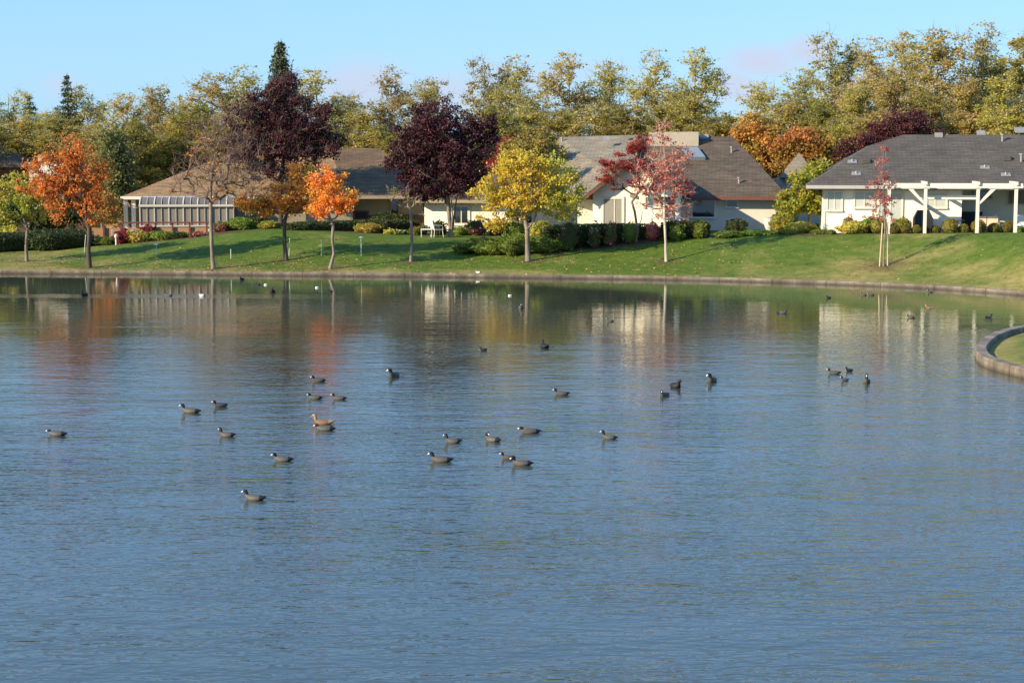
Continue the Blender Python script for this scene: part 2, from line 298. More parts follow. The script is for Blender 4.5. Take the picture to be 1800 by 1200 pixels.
# ------------------------------------------------------------------ object helpers
def tag(o, label=None, cat=None, group=None, kind=None):
    if label: o['label'] = label
    if cat: o['category'] = cat
    if group: o['group'] = group
    if kind: o['kind'] = kind
    return o
def empty(name, loc, rz=0, **kw):
    o = bpy.data.objects.new(name, None); o.empty_display_size = .3; C.objects.link(o); o.location = loc; o.rotation_euler = (0, 0, rz)
    return tag(o, **kw)
def mesh_obj(name, V, Fc, mats, parent=None, midx=None, loc=None, smooth=False):
    me = bpy.data.meshes.new(name); me.from_pydata([tuple(v) for v in V], [], Fc)
    for mm in (mats if isinstance(mats, (list, tuple)) else [mats]): me.materials.append(mm)
    if midx is not None: me.polygons.foreach_set('material_index', midx)
    if smooth: me.polygons.foreach_set('use_smooth', [True] * len(me.polygons))
    o = bpy.data.objects.new(name, me); C.objects.link(o)
    if loc is not None: o.location = loc
    if parent is not None: o.parent = parent
    return o
def quads_obj(name, V, nq, mats, parent=None, loc=None, extra=None, midx=None):
    """V: (nq*4,3) array of quads, extra=(verts, faces) appended"""
    V = np.asarray(V, dtype=np.float32).reshape(-1, 3); me = bpy.data.meshes.new(name)
    F4 = np.arange(len(V), dtype=np.int32); nf = len(V) // 4
    if extra is not None:
        ev, ef = extra; F4 = np.concatenate([F4, (np.asarray(ef, dtype=np.int32) + len(V)).ravel()]); V = np.concatenate([V, np.asarray(ev, dtype=np.float32)]); nf = len(F4) // 4
    me.vertices.add(len(V)); me.vertices.foreach_set('co', V.ravel()); me.loops.add(len(F4)); me.loops.foreach_set('vertex_index', F4)
    me.polygons.add(nf); me.polygons.foreach_set('loop_start', np.arange(nf, dtype=np.int32) * 4)
    for mm in (mats if isinstance(mats, (list, tuple)) else [mats]): me.materials.append(mm)
    if midx is not None: me.polygons.foreach_set('material_index', midx)
    me.update(calc_edges=True); me.validate()
    o = bpy.data.objects.new(name, me); C.objects.link(o)
    if loc is not None: o.location = loc
    if parent is not None: o.parent = parent
    return o
class MB:
    def __init__(s): s.V = []; s.F = []; s.I = []
    def poly(s, pts, i=0):
        n = len(s.V); s.V += [tuple(p) for p in pts]; s.F.append(tuple(range(n, n + len(pts)))); s.I.append(i)
    def prism(s, pts, vec, i=0):                       # closed prism: polygon pts extruded by vec
        n = len(s.V); k = len(pts); vec = Vector(vec)
        s.V += [tuple(p) for p in pts] + [tuple(Vector(p) + vec) for p in pts]
        s.F.append(tuple(range(n + k - 1, n - 1, -1))); s.F.append(tuple(range(n + k, n + 2 * k))); s.I += [i, i]
        for a in range(k):
            b2 = (a + 1) % k; s.F.append((n + a, n + b2, n + k + b2, n + k + a)); s.I.append(i)
    def box(s, x0, x1, y0, y1, z0, z1, i=0):
        s.prism([(x0, y0, z0), (x1, y0, z0), (x1, y1, z0), (x0, y1, z0)], (0, 0, z1 - z0), i)
    def tube(s, pts, rads, n=8, i=0, cap=True):
        base = len(s.V); pts = [Vector(p) for p in pts]
        for k, p in enumerate(pts):
            d = (pts[min(k + 1, len(pts) - 1)] - pts[max(k - 1, 0)]).normalized()
            u = d.cross(Vector((0, 0, 1))) if abs(d.z) < .95 else d.cross(Vector((1, 0, 0))); u.normalize(); v = d.cross(u)
            for a in range(n):
                an = 2 * math.pi * a / n; s.V.append(tuple(p + (u * math.cos(an) + v * math.sin(an)) * rads[k]))
        for k in range(len(pts) - 1):
            for a in range(n):
                b2 = (a + 1) % n; s.F.append((base + k * n + a, base + k * n + b2, base + (k + 1) * n + b2, base + (k + 1) * n + a)); s.I.append(i)
        if cap:
            s.F.append(tuple(base + a for a in range(n))[::-1]); s.F.append(tuple(base + (len(pts) - 1) * n + a for a in range(n))); s.I += [i, i]
    def build(s, name, mats, parent=None, loc=None, smooth=False):
        return mesh_obj(name, s.V, s.F, mats, parent, s.I, loc, smooth)

# ------------------------------------------------------------------ pond shoreline and terrain
SH = [(-700, 478), (-300, 479.5), (0, 481), (300, 483), (450, 484.3), (700, 486.5), (900, 488.5), (1100, 491), (1250, 493.5), (1400, 498), (1500, 501.5), (1600, 505.3), (1700, 511), (1800, 518.5), (1900, 528), (2050, 546)]
sx_ = []; sy_ = []
for (a, b2) in SH:
    p = at_z(a, b2, 0); sx_.append(p.x); sy_.append(p.y)
xs = np.linspace(-140, 140, 1121); ys = np.interp(xs, sx_, sy_)
sl0 = (sy_[1] - sy_[0]) / (sx_[1] - sx_[0]); ys = np.where(xs < sx_[0], sy_[0], ys); ys = np.where(xs > sx_[-1], sy_[-1] - (xs - sx_[-1]) * .25, ys)
ker = np.ones(21) / 21; ys = np.convolve(np.pad(ys, 10, 'edge'), ker, 'valid')
def shoreY(X): return float(np.interp(X, xs, ys))
KH = 0.17; KW = 0.34
# lawn crest row in the photo -> height at the top of the bank
CR = [(-400, 446), (0, 441), (100, 438), (200, 431), (300, 422), (400, 411), (480, 406), (560, 409), (640, 414), (700, 418), (800, 421), (950, 424), (1040, 420), (1120, 416), (1250, 415), (1450, 412), (1800, 411), (2200, 410)]
def crestL(px): return float(np.interp(px, [0, 400, 1000, 1500, 1800], [10, 11, 10, 9.5, 12]))
def crestH(px, X):
    Yc = shoreY(X) + crestL(px); return at(px, float(np.interp(px, [c[0] for c in CR], [c[1] for c in CR])), Yc).z
def ground(X, Y):
    px = 900 + F * X / max(Y, 1); tt = Y - shoreY(X) - KW
    L = crestL(px) - KW
    k = min(max(tt / L, 0), 1); s = k * k * (3 - 2 * k) * .55 + k * .45
    z0 = KH - .035
    Xc = X * (shoreY(X) + L) / max(Y, 1)
    h = crestH(px, Xc)
    z = z0 + (h - z0) * s
    far = max(0, tt - L); z += (1.7 - z) * min(1, far / 25) * (1 if far > 0 else 0)
    if 0 < k < 1: z += .05 * math.sin(X * .7 + Y * .3) * math.sin(k * math.pi)
    return z
def hit(px, py):                                        # where a pixel's ray meets the far lawn
    d = px_dir(px, py); k = 60.0
    while k < 140:
        p = Vector((0, 0, CAM_Z)) + d * k
        if p.y > shoreY(p.x) + KW and p.z <= ground(p.x, p.y): break
        k += .05
    return Vector((p.x, p.y, ground(p.x, p.y)))
def G(px, Y):
    X = at(px, 400, Y).x; return Vector((X, Y, ground(X, Y)))

TREE_PX = {'A': (47, 459), 'B': (157, 470.5), 'C': (375, 472), 'D': (503, 458), 'E': (580, 472.5), 'Fs': (722, 460), 'Gd': (928, 459), 'H': (1171, 460), 'I': (1553, 468)}
TB = {k: hit(*v) for k, v in TREE_PX.items()}
tvals = [0, .25, .5, .8, 1.2, 1.6, 2, 2.5, 3, 3.6, 4.2, 5, 5.8, 6.6, 7.4, 8.2, 9, 9.8, 10.6, 11.5, 12.5, 14, 16, 19, 23, 28, 36, 50, 80, 140, 300, 900, 2600]
gx = np.concatenate([np.linspace(-2600, -60, 12)[:-1], np.linspace(-60, 55, 231), np.linspace(55, 2600, 12)[1:]])
V = []; dry = []; mul_ = []
MU = [(TB[k].x, TB[k].y, .55 if k != 'I' else .9) for k in TB]
MUB = [(at(1070, 420, 88).x, 88.0, 3.4, 1.2), (at(970, 440, 87).x, 87.2, 1.6, .9), (at(300, 430, 95).x, 95, 5.5, 1.6), (at(1290, 410, 87.5).x, 88.6, 4.2, .9), (at(1620, 410, 85).x, 86.2, 7.4, 1.35), (at(1760, 410, 85).x, 86.2, 5.4, 1.4), (at(660, 410, 96).x, 95.6, 4, 1.1)]
for X in gx:
    sY = shoreY(X) if abs(X) < 140 else shoreY(math.copysign(139, X))
    for tt in tvals:
        Y = sY + KW - .02 + tt; z = ground(X, Y) if abs(X) < 140 else 1.5
        if tt == 0: z = min(z, KH - .03)
        V.append((X, Y, z))
        px = 900 + F * X / Y
        d = .95 * math.exp(-tt / 1.9) + float(np.interp(px, [0, 200, 500, 900, 1300, 1500, 1800], [.25, .05, -.22, -.25, -.25, .0, .28])) + (.3 * math.exp(-((tt - 3.5) / 2) ** 2) if px > 1450 else 0)
        dry.append(d)
        mm = max([math.exp(-(((X - a) / (r_ * 1.3)) ** 2 + ((Y - b2) / r_) ** 2) * 1.2) for a, b2, r_ in MU] + [max(0, min(1, (1 - ((X - a) / rx) ** 2 - ((Y - b2) / ry) ** 2) * 2.5)) for a, b2, rx, ry in MUB])
        mul_.append(mm * (.75 if mm < .99 else 1))
nc = len(tvals); Fc = [(i * nc + j, (i + 1) * nc + j, (i + 1) * nc + j + 1, i * nc + j + 1) for i in range(len(gx) - 1) for j in range(nc - 1)]
go = mesh_obj('ground', V, Fc, M['lawn'], smooth=True); tag(go, kind='structure')
for nm, arr in (('dry', dry), ('mulch', mul_)):
    at2 = go.data.attributes.new(nm, 'FLOAT', 'POINT'); at2.data.foreach_set('value', arr)

def kerb(pts, name, inner_sign, hgt=KH, label=''):
    """sweep of a concrete kerb; pts on the water side, land to the left of travel if inner_sign=+1"""
    mb_v = []; f = []
    prof = [(0, -.7), (0, hgt - .03), (.03, hgt), (KW - .03, hgt), (KW, hgt - .03), (KW, -.3)]
    for i, p in enumerate(pts):
        a = Vector(pts[max(i - 1, 0)]); c2 = Vector(pts[min(i + 1, len(pts) - 1)]); d = (c2 - a).normalized(); nrm = Vector((-d.y, d.x)) * inner_sign
        wob = .006 * math.sin(i * 1.7)
        for (o, z) in prof: mb_v.append((p[0] + nrm.x * o, p[1] + nrm.y * o, z + wob))
    n = len(prof)
    for i in range(len(pts) - 1):
        for j in range(n - 1): f.append((i * n + j, (i + 1) * n + j, (i + 1) * n + j + 1, i * n + j + 1))
    ko = mesh_obj(name, mb_v, f, M['kerb']); run = [0.0]
    for i in range(1, len(pts)): run.append(run[-1] + (Vector(pts[i]) - Vector(pts[i - 1])).length)
    ra = ko.data.attributes.new('run', 'FLOAT', 'POINT'); ra.data.foreach_set('value', [q for q in run for _ in range(n)])
    return tag(ko, kind='structure')
kerb([(x, y) for x, y in zip(xs[::3], ys[::3])], 'kerb', 1)

# small peninsula on the right
PEN = [(19.5, 24), (16.8, 33), (14.6, 40), (13.62, 44.6), (13.2, 47.2), (13.5, 49.4), (14.15, 51.4), (15.2, 53.8), (16.7, 56.0), (19, 57.6), (23, 59), (30, 60), (60, 61)]
def smooth_pts(P, n=12):
    o = []
    for i in range(len(P) - 1):
        p0 = P[max(i - 1, 0)]; p1 = P[i]; p2 = P[i + 1]; p3 = P[min(i + 2, len(P) - 1)]
        for k in range(n):
            t_ = k / n
            o.append(tuple(.5 * (2 * p1[a] + (p2[a] - p0[a]) * t_ + (2 * p0[a] - 5 * p1[a] + 4 * p2[a] - p3[a]) * t_ ** 2 + (3 * p1[a] - p0[a] - 3 * p2[a] + p3[a]) * t_ ** 3) for a in (0, 1)))
    return o + [P[-1]]
PP = smooth_pts(PEN)
kerb(PP, 'peninsula_kerb', -1, .27)
V = []; Fc = []; dry = []; rings = [KW - .01, .6, .9, 1.3, 1.8, 2.6, 4, 6]
for i, p in enumerate(PP):
    a = Vector(PP[max(i - 1, 0)]); c2 = Vector(PP[min(i + 1, len(PP) - 1)]); d = (c2 - a).normalized(); nrm = Vector((d.y, -d.x))
    for j, o in enumerate(rings):
        q = Vector((p[0], p[1])) + nrm * o
        if j >= 5: cc = Vector((24 + i * .25, 48.5)); q = Vector((p[0], p[1])).lerp(cc, [0, 0, 0, 0, 0, .25, .55, 1][j])
        V.append((q.x, q.y, [.10, .11, .16, .22, .27, .33, .42, .5][j])); dry.append([.95, .9, .6, .25, 0, -.2, -.3, -.3][j])
n = len(rings)
for i in range(len(PP) - 1):
    for j in range(n - 1): Fc.append((i * n + j, i * n + j + 1, (i + 1) * n + j + 1, (i + 1) * n + j))
po = mesh_obj('peninsula_lawn', V, Fc, M['lawn'], smooth=True); tag(po, kind='structure')
at2 = po.data.attributes.new('dry', 'FLOAT', 'POINT'); at2.data.foreach_set('value', dry)
at2 = po.data.attributes.new('mulch', 'FLOAT', 'POINT'); at2.data.foreach_set('value', [0.0] * len(dry))

# water sheet (ends under the far kerb)
V = []; Fc = []
for i, X in enumerate(np.linspace(-139, 139, 60)):
    V += [(X, -60, 0), (X, shoreY(X) + .15, 0)]
    if i: Fc.append((2 * i - 2, 2 * i, 2 * i + 1, 2 * i - 1))
tag(mesh_obj('water', V, Fc, M['water']), kind='structure')

# ------------------------------------------------------------------ trees
def tubes_np(segs, ns):
    """segs: list of (p0,p1,r0,r1) -> verts, quad faces"""
    A = np.array([s[0] for s in segs]); B = np.array([s[1] for s in segs]); ra = np.array([s[2] for s in segs]); rb = np.array([s[3] for s in segs])
    D = B - A; D /= np.maximum(np.linalg.norm(D, axis=1, keepdims=True), 1e-6)
    ref = np.where(np.abs(D[:, 2:3]) < .9, np.array([[0, 0, 1.]]), np.array([[1., 0, 0]])); U = np.cross(D, ref); U /= np.linalg.norm(U, axis=1, keepdims=True); W = np.cross(D, U)
    an = np.arange(ns) * 2 * np.pi / ns; ring = U[:, None, :] * np.cos(an)[None, :, None] + W[:, None, :] * np.sin(an)[None, :, None]
    VA = A[:, None, :] + ring * ra[:, None, None]; VB = B[:, None, :] + ring * rb[:, None, None]
    VV = np.concatenate([VA, VB], axis=1).reshape(-1, 3); f = []
    base = np.arange(len(segs)) * 2 * ns
    for a in range(ns):
        b2 = (a + 1) % ns; f.append(np.stack([base + a, base + b2, base + ns + b2, base + ns + a], axis=1))
    return VV, np.concatenate(f)
def leaf_quads(rs, P, size, flat=0.0, aspect=.62):
    n = len(P); nrm = rs.normal(size=(n, 3)); nrm[:, 2] += flat * np.sign(nrm[:, 2] + 1e-6); nrm /= np.linalg.norm(nrm, axis=1, keepdims=True)
    r = rs.normal(size=(n, 3)); U = np.cross(nrm, r); U /= np.maximum(np.linalg.norm(U, axis=1, keepdims=True), 1e-6); W = np.cross(nrm, U)
    s = size * rs.uniform(.6, 1.35, size=(n, 1)); U = U * s; W = W * s * aspect
    return np.stack([P - U, P - W * 1.0 + U * .1, P + U, P + W + U * .1], axis=1).reshape(-1, 3)
def skeleton(rs, trunk, att, r_tip, rmax, up=.25):
    nodes = [np.array(p, float) for p in trunk]; par = [-1] + list(range(len(trunk) - 1)); nb = len(trunk)
    first = max(0, len(trunk) - 1 if len(trunk) < 4 else len(trunk) // 2)
    origin = nodes[first]
    order = np.argsort(np.linalg.norm(att - origin, axis=1)); tips = []
    NA = np.array(nodes[first:]); idx = list(range(first, nb))
    for k in order:
        a = att[k]; Dv = a - NA; dist = np.linalg.norm(Dv, axis=1)
        pen = dist + .9 * np.maximum(0, -(Dv[:, 2]) + .05 * dist) + .10 * np.linalg.norm(NA - origin, axis=1) * 0
        j = int(np.argmin(pen)); pj = idx[j]; p0 = NA[j]; dd = dist[j]
        mid = p0 * .5 + a * .5 + rs.normal(size=3) * dd * .09 + np.array([0, 0, -up * dd * .18]); 
        new = [mid, a] if dd > .35 else [a]
        for q in new:
            nodes.append(q); par.append(pj); pj = len(nodes) - 1; idx.append(pj); NA = np.vstack([NA, q])
        tips.append(pj)
    cnt = np.zeros(len(nodes))
    for tp in tips: cnt[tp] += 1
    for i in range(len(nodes) - 1, 0, -1): cnt[par[i]] += cnt[i]
    tot = max(cnt[0], 1); ex = math.log(rmax / r_tip) / math.log(max(tot, 2)); rad = r_tip * np.maximum(cnt, 1) ** ex
    return nodes, par, rad, tips, first
def sample_lobes(rs, lobes, n, shell=.35, mind=0):
    vol = np.array([l[3] * l[4] * l[5] for l in lobes]) ** .85; vol /= vol.sum(); P = []; tries = 0
    while len(P) < n and tries < n * 12:
        tries += 1; l = lobes[rs.choice(len(lobes), p=vol)]; d = rs.normal(size=3); d /= np.linalg.norm(d); r = rs.uniform() ** shell
        p = np.array(l[:3]) + d * r * np.array(l[3:6])
        if mind and P and np.min(np.linalg.norm(np.array(P) - p, axis=1)) < mind: continue
        P.append(p)
    return np.array(P)
def make_tree(name, base, label, trunk, lobes, nclump, nleaf, lsize, crad, bark, leafm, r0, seed, cat='tree', group=None, r_tip=.012, shell=.35,
              twigs=0, twig_len=.5, mind=0, leafprob=1.0, flat=0.0, up=.25, twig_mat=None, squash=.75, multi=None, forks=()):
    """base: world point; trunk: list of local points (first at 0,0,0); lobes in metres relative to the base (x,y,z,rx,ry,rz)"""
    r0 *= .62; lsize *= .88; nleaf = int(nleaf * (1.1 if name in ('bank_tree', 'japanese_maple') else 1.3)); crad *= (.84 if name == 'bank_tree' else 1); rs = np.random.RandomState(seed); root = empty(name, base, label=label, cat=cat, group=group)
    att = sample_lobes(rs, lobes, nclump, shell, mind)
    trunk = [trunk[0]] + [tuple(np.array(q) + rs.normal(size=3) * [.03, .03, 0]) for q in trunk[1:]]
    nodes, par, rad, tips, first = skeleton(rs, trunk, att, r_tip, r0, up)
    nodes = np.array(nodes); big = []; small = []
    nT = len(trunk)
    rt = lambda i: max(rad[i], r0 * (1 - .45 * i / max(1, nT - 1)) if i <= first else rad[i])
    for i in range(1, len(nodes)):
        p = par[i]; ra = rt(p) if p <= first and i < nT else min(rad[p], rad[i] * 1.35); rb = rt(i)
        (big if i < nT else small).append((nodes[p], nodes[i], ra * (1.35 if p == 0 else 1), rb))
    for (mx_, my_, mz_) in (multi or []):                # extra stems from the root
        q = np.array([mx_, my_, mz_]); prev = np.array([0., 0, 0]); 
        for k in range(1, 5):
            nx = q * (k / 4) + rs.normal(size=3) * .04; big.append((prev, nx, r0 * (1.05 - .12 * k) * .6, r0 * (.93 - .12 * k) * .6)); prev = nx
    for (k0, pts_) in forks:                             # limbs leaving the trunk, given as photo pixels
        prev = np.array(trunk[k0]); rr0 = r0 * .6
        for q in pts_:
            w_ = at(q[0], q[1], base.y); nx = np.array([w_.x - base.x, rs.normal() * .1, w_.z - base.z]); big.append((prev, nx, rr0, rr0 * .75)); prev = nx; rr0 *= .75
    tv, tf = tubes_np(big, 9); quads_obj('trunk', np.zeros((0, 3)), 0, bark, root, extra=(tv, tf)).data.polygons.foreach_set('use_smooth', [True] * len(tf))
    if small:
        tv, tf = tubes_np(small, 5)
        if twigs:
            tw = []
            for tp in tips:
                for _ in range(twigs):
                    d = rs.normal(size=3) * .7 + (nodes[tp] - nodes[par[tp]]) / max(.2, np.linalg.norm(nodes[tp] - nodes[par[tp]])) * .8; d[2] += .35; d /= np.linalg.norm(d)
                    L = twig_len * rs.uniform(.4, 1.2); m_ = nodes[tp] + d * L * .5 + rs.normal(size=3) * L * .07; e_ = nodes[tp] + d * L + rs.normal(size=3) * L * .12
                    tw += [(nodes[tp], m_, r_tip * .8, r_tip * .6), (m_, e_, r_tip * .6, r_tip * .3)]
            v2, f2 = tubes_np(tw, 3); tf = np.concatenate([tf, f2 + len(tv)]); tv = np.concatenate([tv, v2])
        quads_obj('branches', np.zeros((0, 3)), 0, twig_mat or bark, root, extra=(tv, tf))
    if nleaf:
        sel = att[rs.uniform(size=len(att)) < leafprob] if leafprob < 1 else att
        per = np.maximum(1, rs.poisson(nleaf / max(1, len(sel)) * rs.uniform(.1, 1.9, size=len(sel))))
        cr = crad * rs.uniform(.6, 1.3, size=len(sel))
        Pc = np.repeat(sel, per, axis=0); rr = np.repeat(cr, per)[:, None]
        g_ = rs.normal(size=Pc.shape); g_ /= np.linalg.norm(g_, axis=1, keepdims=True); g_ *= rs.uniform(size=(len(Pc), 1)) ** .45 * rr * np.where(rs.uniform(size=(len(Pc), 1)) < .35, 1.6, .88); g_[:, 2] *= squash
        quads_obj('crown', leaf_quads(rs, Pc + g_, lsize, flat), 0, leafm, root)
    return root
def px_lobes(base, L):
    """lobes given as photo pixels (cx, cy, rx, ry, dy, depth) at the tree's own distance"""
    s = base.y / F; o = []
    for l in L:
        p = at(l[0], l[1], base.y); dy = l[4] if len(l) > 4 else 0; dep = l[5] if len(l) > 5 else (l[2] + l[3]) * .5 * s
        o.append((p.x - base.x, dy, p.z - base.z, l[2] * s, dep, l[3] * s))
    return o
def px_trunk(base, pts):
    o = [(0, 0, 0)]
    for i, q in enumerate(pts):
        p = at(q[0], q[1], base.y); o.append((p.x - base.x, (q[2] if len(q) > 2 else 0), p.z - base.z))
    return o
FG = 'young trees standing along the pond bank'
b0 = TB['A']; make_tree('bank_tree', b0, 'small green-gold tree at the far left of the bank, forked low', px_trunk(b0, [(46, 430), (48, 405), (48, 396), (40, 380), (44, 355)]),
    px_lobes(b0, [(10, 350, 38, 45), (48, 345, 50, 42), (30, 322, 25, 22), (70, 365, 32, 28), (-12, 375, 26, 30)]), 150, 5200, .085, .34, M['bark_grey'], M['leaf_green_gold'], .12, 11, group=FG, forks=[(2, [(58, 384), (66, 365)]), (2, [(37, 388), (28, 372)])])
b0 = TB['B']; make_tree('bank_tree', b0, 'large bright orange tree left of the brown house, right side turning green', px_trunk(b0, [(156, 440), (157, 415), (155, 400), (153, 385), (150, 360), (148, 330)]),
    px_lobes(b0, [(130, 262, 38, 30), (100, 300, 48, 38), (75, 330, 42, 30), (140, 310, 45, 45), (112, 350, 40, 30), (168, 355, 38, 40), (190, 378, 24, 16), (175, 300, 25, 25), (60, 300, 22, 15), (98, 378, 16, 14)]),
    300, 12500, .07, .34, M['bark_dark'], M['leaf_orange'], .17, 12, twigs=2, group=FG, forks=[(2, [(143, 390), (128, 368), (112, 340)]), (3, [(160, 372), (161, 330), (164, 300)])])
b0 = TB['C']; make_tree('bank_tree', b0, 'nearly bare tree with a few yellow leaves before the glass sunroom', px_trunk(b0, [(373, 440), (371, 410), (369, 386), (367, 350), (372, 310), (378, 270)]),
    px_lobes(b0, [(360, 300, 60, 50), (410, 290, 60, 55), (380, 240, 55, 45), (440, 325, 40, 30), (320, 330, 30, 20), (395, 345, 40, 20)]), 210, 900, .075, .25, M['bark_grey'], M['leaf_orange_far'], .15, 13, twigs=7, twig_len=.7,
    leafprob=.3, twig_mat=M['twig_brown'], group=FG, r_tip=.013)
b0 = TB['D']; make_tree('bank_tree', b0, 'orange and green tree with a dark trunk left of the reddest tree', px_trunk(b0, [(501, 430), (500, 405), (500, 388), (505, 370), (512, 350)]),
    px_lobes(b0, [(450, 355, 34, 18), (500, 350, 42, 28), (535, 320, 28, 30), (520, 295, 16, 12), (552, 350, 26, 26), (480, 368, 30, 14), (425, 356, 14, 9)]), 190, 8800, .075, .32, M['bark_dark'], M['leaf_orange_green'], .15, 14, group=FG, twigs=1)
b0 = TB['E']; make_tree('bank_tree', b0, 'small tree with fiery red-orange crown and curved pale trunk', px_trunk(b0, [(584, 445), (585, 420), (586, 398), (581, 386), (577, 370), (575, 352)]),
    px_lobes(b0, [(585, 350, 42, 30), (565, 330, 25, 28), (605, 355, 24, 22), (560, 368, 22, 16), (588, 318, 22, 16), (572, 300, 18, 12)]), 150, 6200, .07, .29, M['bark_grey'], M['leaf_red_orange'], .115, 15, group=FG)
b0 = TB['Fs']; make_tree('bank_tree', b0, 'thin bare tree with a few forked limbs near white garden chair', px_trunk(b0, [(724, 430), (723, 400), (721, 376), (720, 365)]),
    px_lobes(b0, [(722, 352, 30, 22), (700, 345, 22, 22), (745, 365, 18, 14), (690, 380, 12, 6)]), 16, 60, .07, .2, M['bark_grey'], M['leaf_green_gold'], .11, 16, group=FG, twigs=2, twig_len=.5, r_tip=.022, leafprob=.4)
b0 = TB['Gd']; make_tree('bank_tree', b0, 'broad golden tree greening on its right before the green shrub bed', px_trunk(b0, [(927, 430), (927, 404), (924, 390), (926, 370), (930, 340), (935, 310)]),
    px_lobes(b0, [(915, 300, 50, 38), (875, 310, 30, 35), (860, 350, 34, 28), (930, 345, 60, 35), (985, 335, 40, 42), (1000, 370, 30, 22), (870, 385, 38, 20), (960, 285, 32, 25), (900, 268, 24, 14), (945, 372, 26, 10), (1020, 345, 16, 16)]),
    330, 14500, .075, .36, M['bark_grey'], M['leaf_gold'], .18, 17, twigs=1, group=FG, forks=[(2, [(938, 388), (945, 370), (958, 350)]), (3, [(908, 378), (895, 360)])])
b0 = TB['H']; make_tree('bank_tree', b0, 'slender tree with pale trunk and sparse pink-red leaves before cream gable', px_trunk(b0, [(1171, 425), (1169, 385), (1168, 352), (1168, 310), (1169, 265), (1170, 235)]),
    px_lobes(b0, [(1168, 225, 24, 20), (1165, 262, 32, 26), (1185, 280, 30, 35), (1155, 295, 38, 26), (1170, 325, 46, 26), (1200, 335, 26, 30), (1140, 345, 26, 24), (1180, 365, 36, 26), (1125, 315, 18, 16)]), 180, 2900, .07, .30,
    M['bark_pale'], M['leaf_pink'], .10, 18, twigs=3, twig_len=.5, r_tip=.010, up=-.6, group=FG)
b0 = TB['I']; make_tree('bank_tree', b0, 'narrow staked sapling with thin pink leaves before grey-roofed house', px_trunk(b0, [(1554, 440), (1556, 400), (1555, 360), (1553, 320), (1552, 290), (1551, 255)]),
    px_lobes(b0, [(1552, 262, 8, 15), (1552, 295, 16, 22), (1550, 325, 26, 18), (1550, 352, 34, 14), (1550, 380, 24, 12)]), 80, 980, .062, .20, M['bark_grey'], M['leaf_pink'], .05, 19, twigs=2, twig_len=.35, r_tip=.007, up=-.8, group=FG)
for px, dx, lab in ((1547.5, -.18, 'left wooden stake propping the narrow pink sapling'), (1562, .24, 'right wooden stake propping the narrow pink sapling')):
    p = G(px, b0.y + .05); q = Vector((p.x + (.1 if px < 1553 else -.05), p.y, p.z + 2.0)); mb = MB(); mb.tube([p - Vector((0, 0, .2)), q], [.035, .032], 8)
    tag(mb.build('tree_stake', M['stake']), lab, 'stake', 'stakes holding the sapling')

# purple plums
b0 = G(494, 99); make_tree('purple_plum_tree', b0, 'tallest purple-leaved tree, beside the conifer behind orange trees', px_trunk(b0, [(494, 385), (493, 360), (495, 320), (500, 270), (500, 220)]),
    px_lobes(b0, [(505, 170, 42, 42), (470, 190, 40, 35), (430, 215, 38, 38), (550, 215, 48, 45), (500, 240, 60, 45), (440, 262, 50, 40), (575, 255, 36, 26), (540, 275, 50, 22), (480, 295, 60, 25)]), 470, 26000, .075, .40, M['bark_dark'], M['leaf_plum'], .24, 21,
    twigs=5, twig_len=.75, twig_mat=M['twig_brown'], group='purple-leaved trees', r_tip=.014)
b0 = G(792, 93.5); make_tree('purple_plum_tree', b0, 'dense round purple tree with several stems beside white chair', px_trunk(b0, [(791, 400), (790, 385), (788, 365), (785, 330), (782, 290)]),
    px_lobes(b0, [(775, 215, 62, 40), (735, 250, 50, 42), (820, 255, 50, 48), (770, 280, 70, 45), (715, 290, 34, 34), (835, 295, 34, 32), (745, 325, 48, 28), (800, 325, 52, 26), (852, 225, 24, 36)]), 430, 30000, .075, .38, M['bark_grey'], M['leaf_plum'], .19, 22,
    twigs=3, multi=[(-.35, .1, 2.2), (.4, .2, 2.3), (.12, -.2, 2.1)], group='purple-leaved trees', r_tip=.013)
b0 = G(1575, 106); make_tree('purple_plum_tree', b0, 'dark purple tree rising behind the grey hip roof', px_trunk(b0, [(1575, 380), (1575, 340), (1575, 300)]),
    px_lobes(b0, [(1590, 222, 46, 34), (1540, 245, 40, 32), (1500, 268, 34, 26), (1625, 230, 30, 24), (1570, 270, 80, 30)]), 260, 15000, .08, .45, M['bark_dark'], M['leaf_plum'], .22, 23, group='purple-leaved trees')
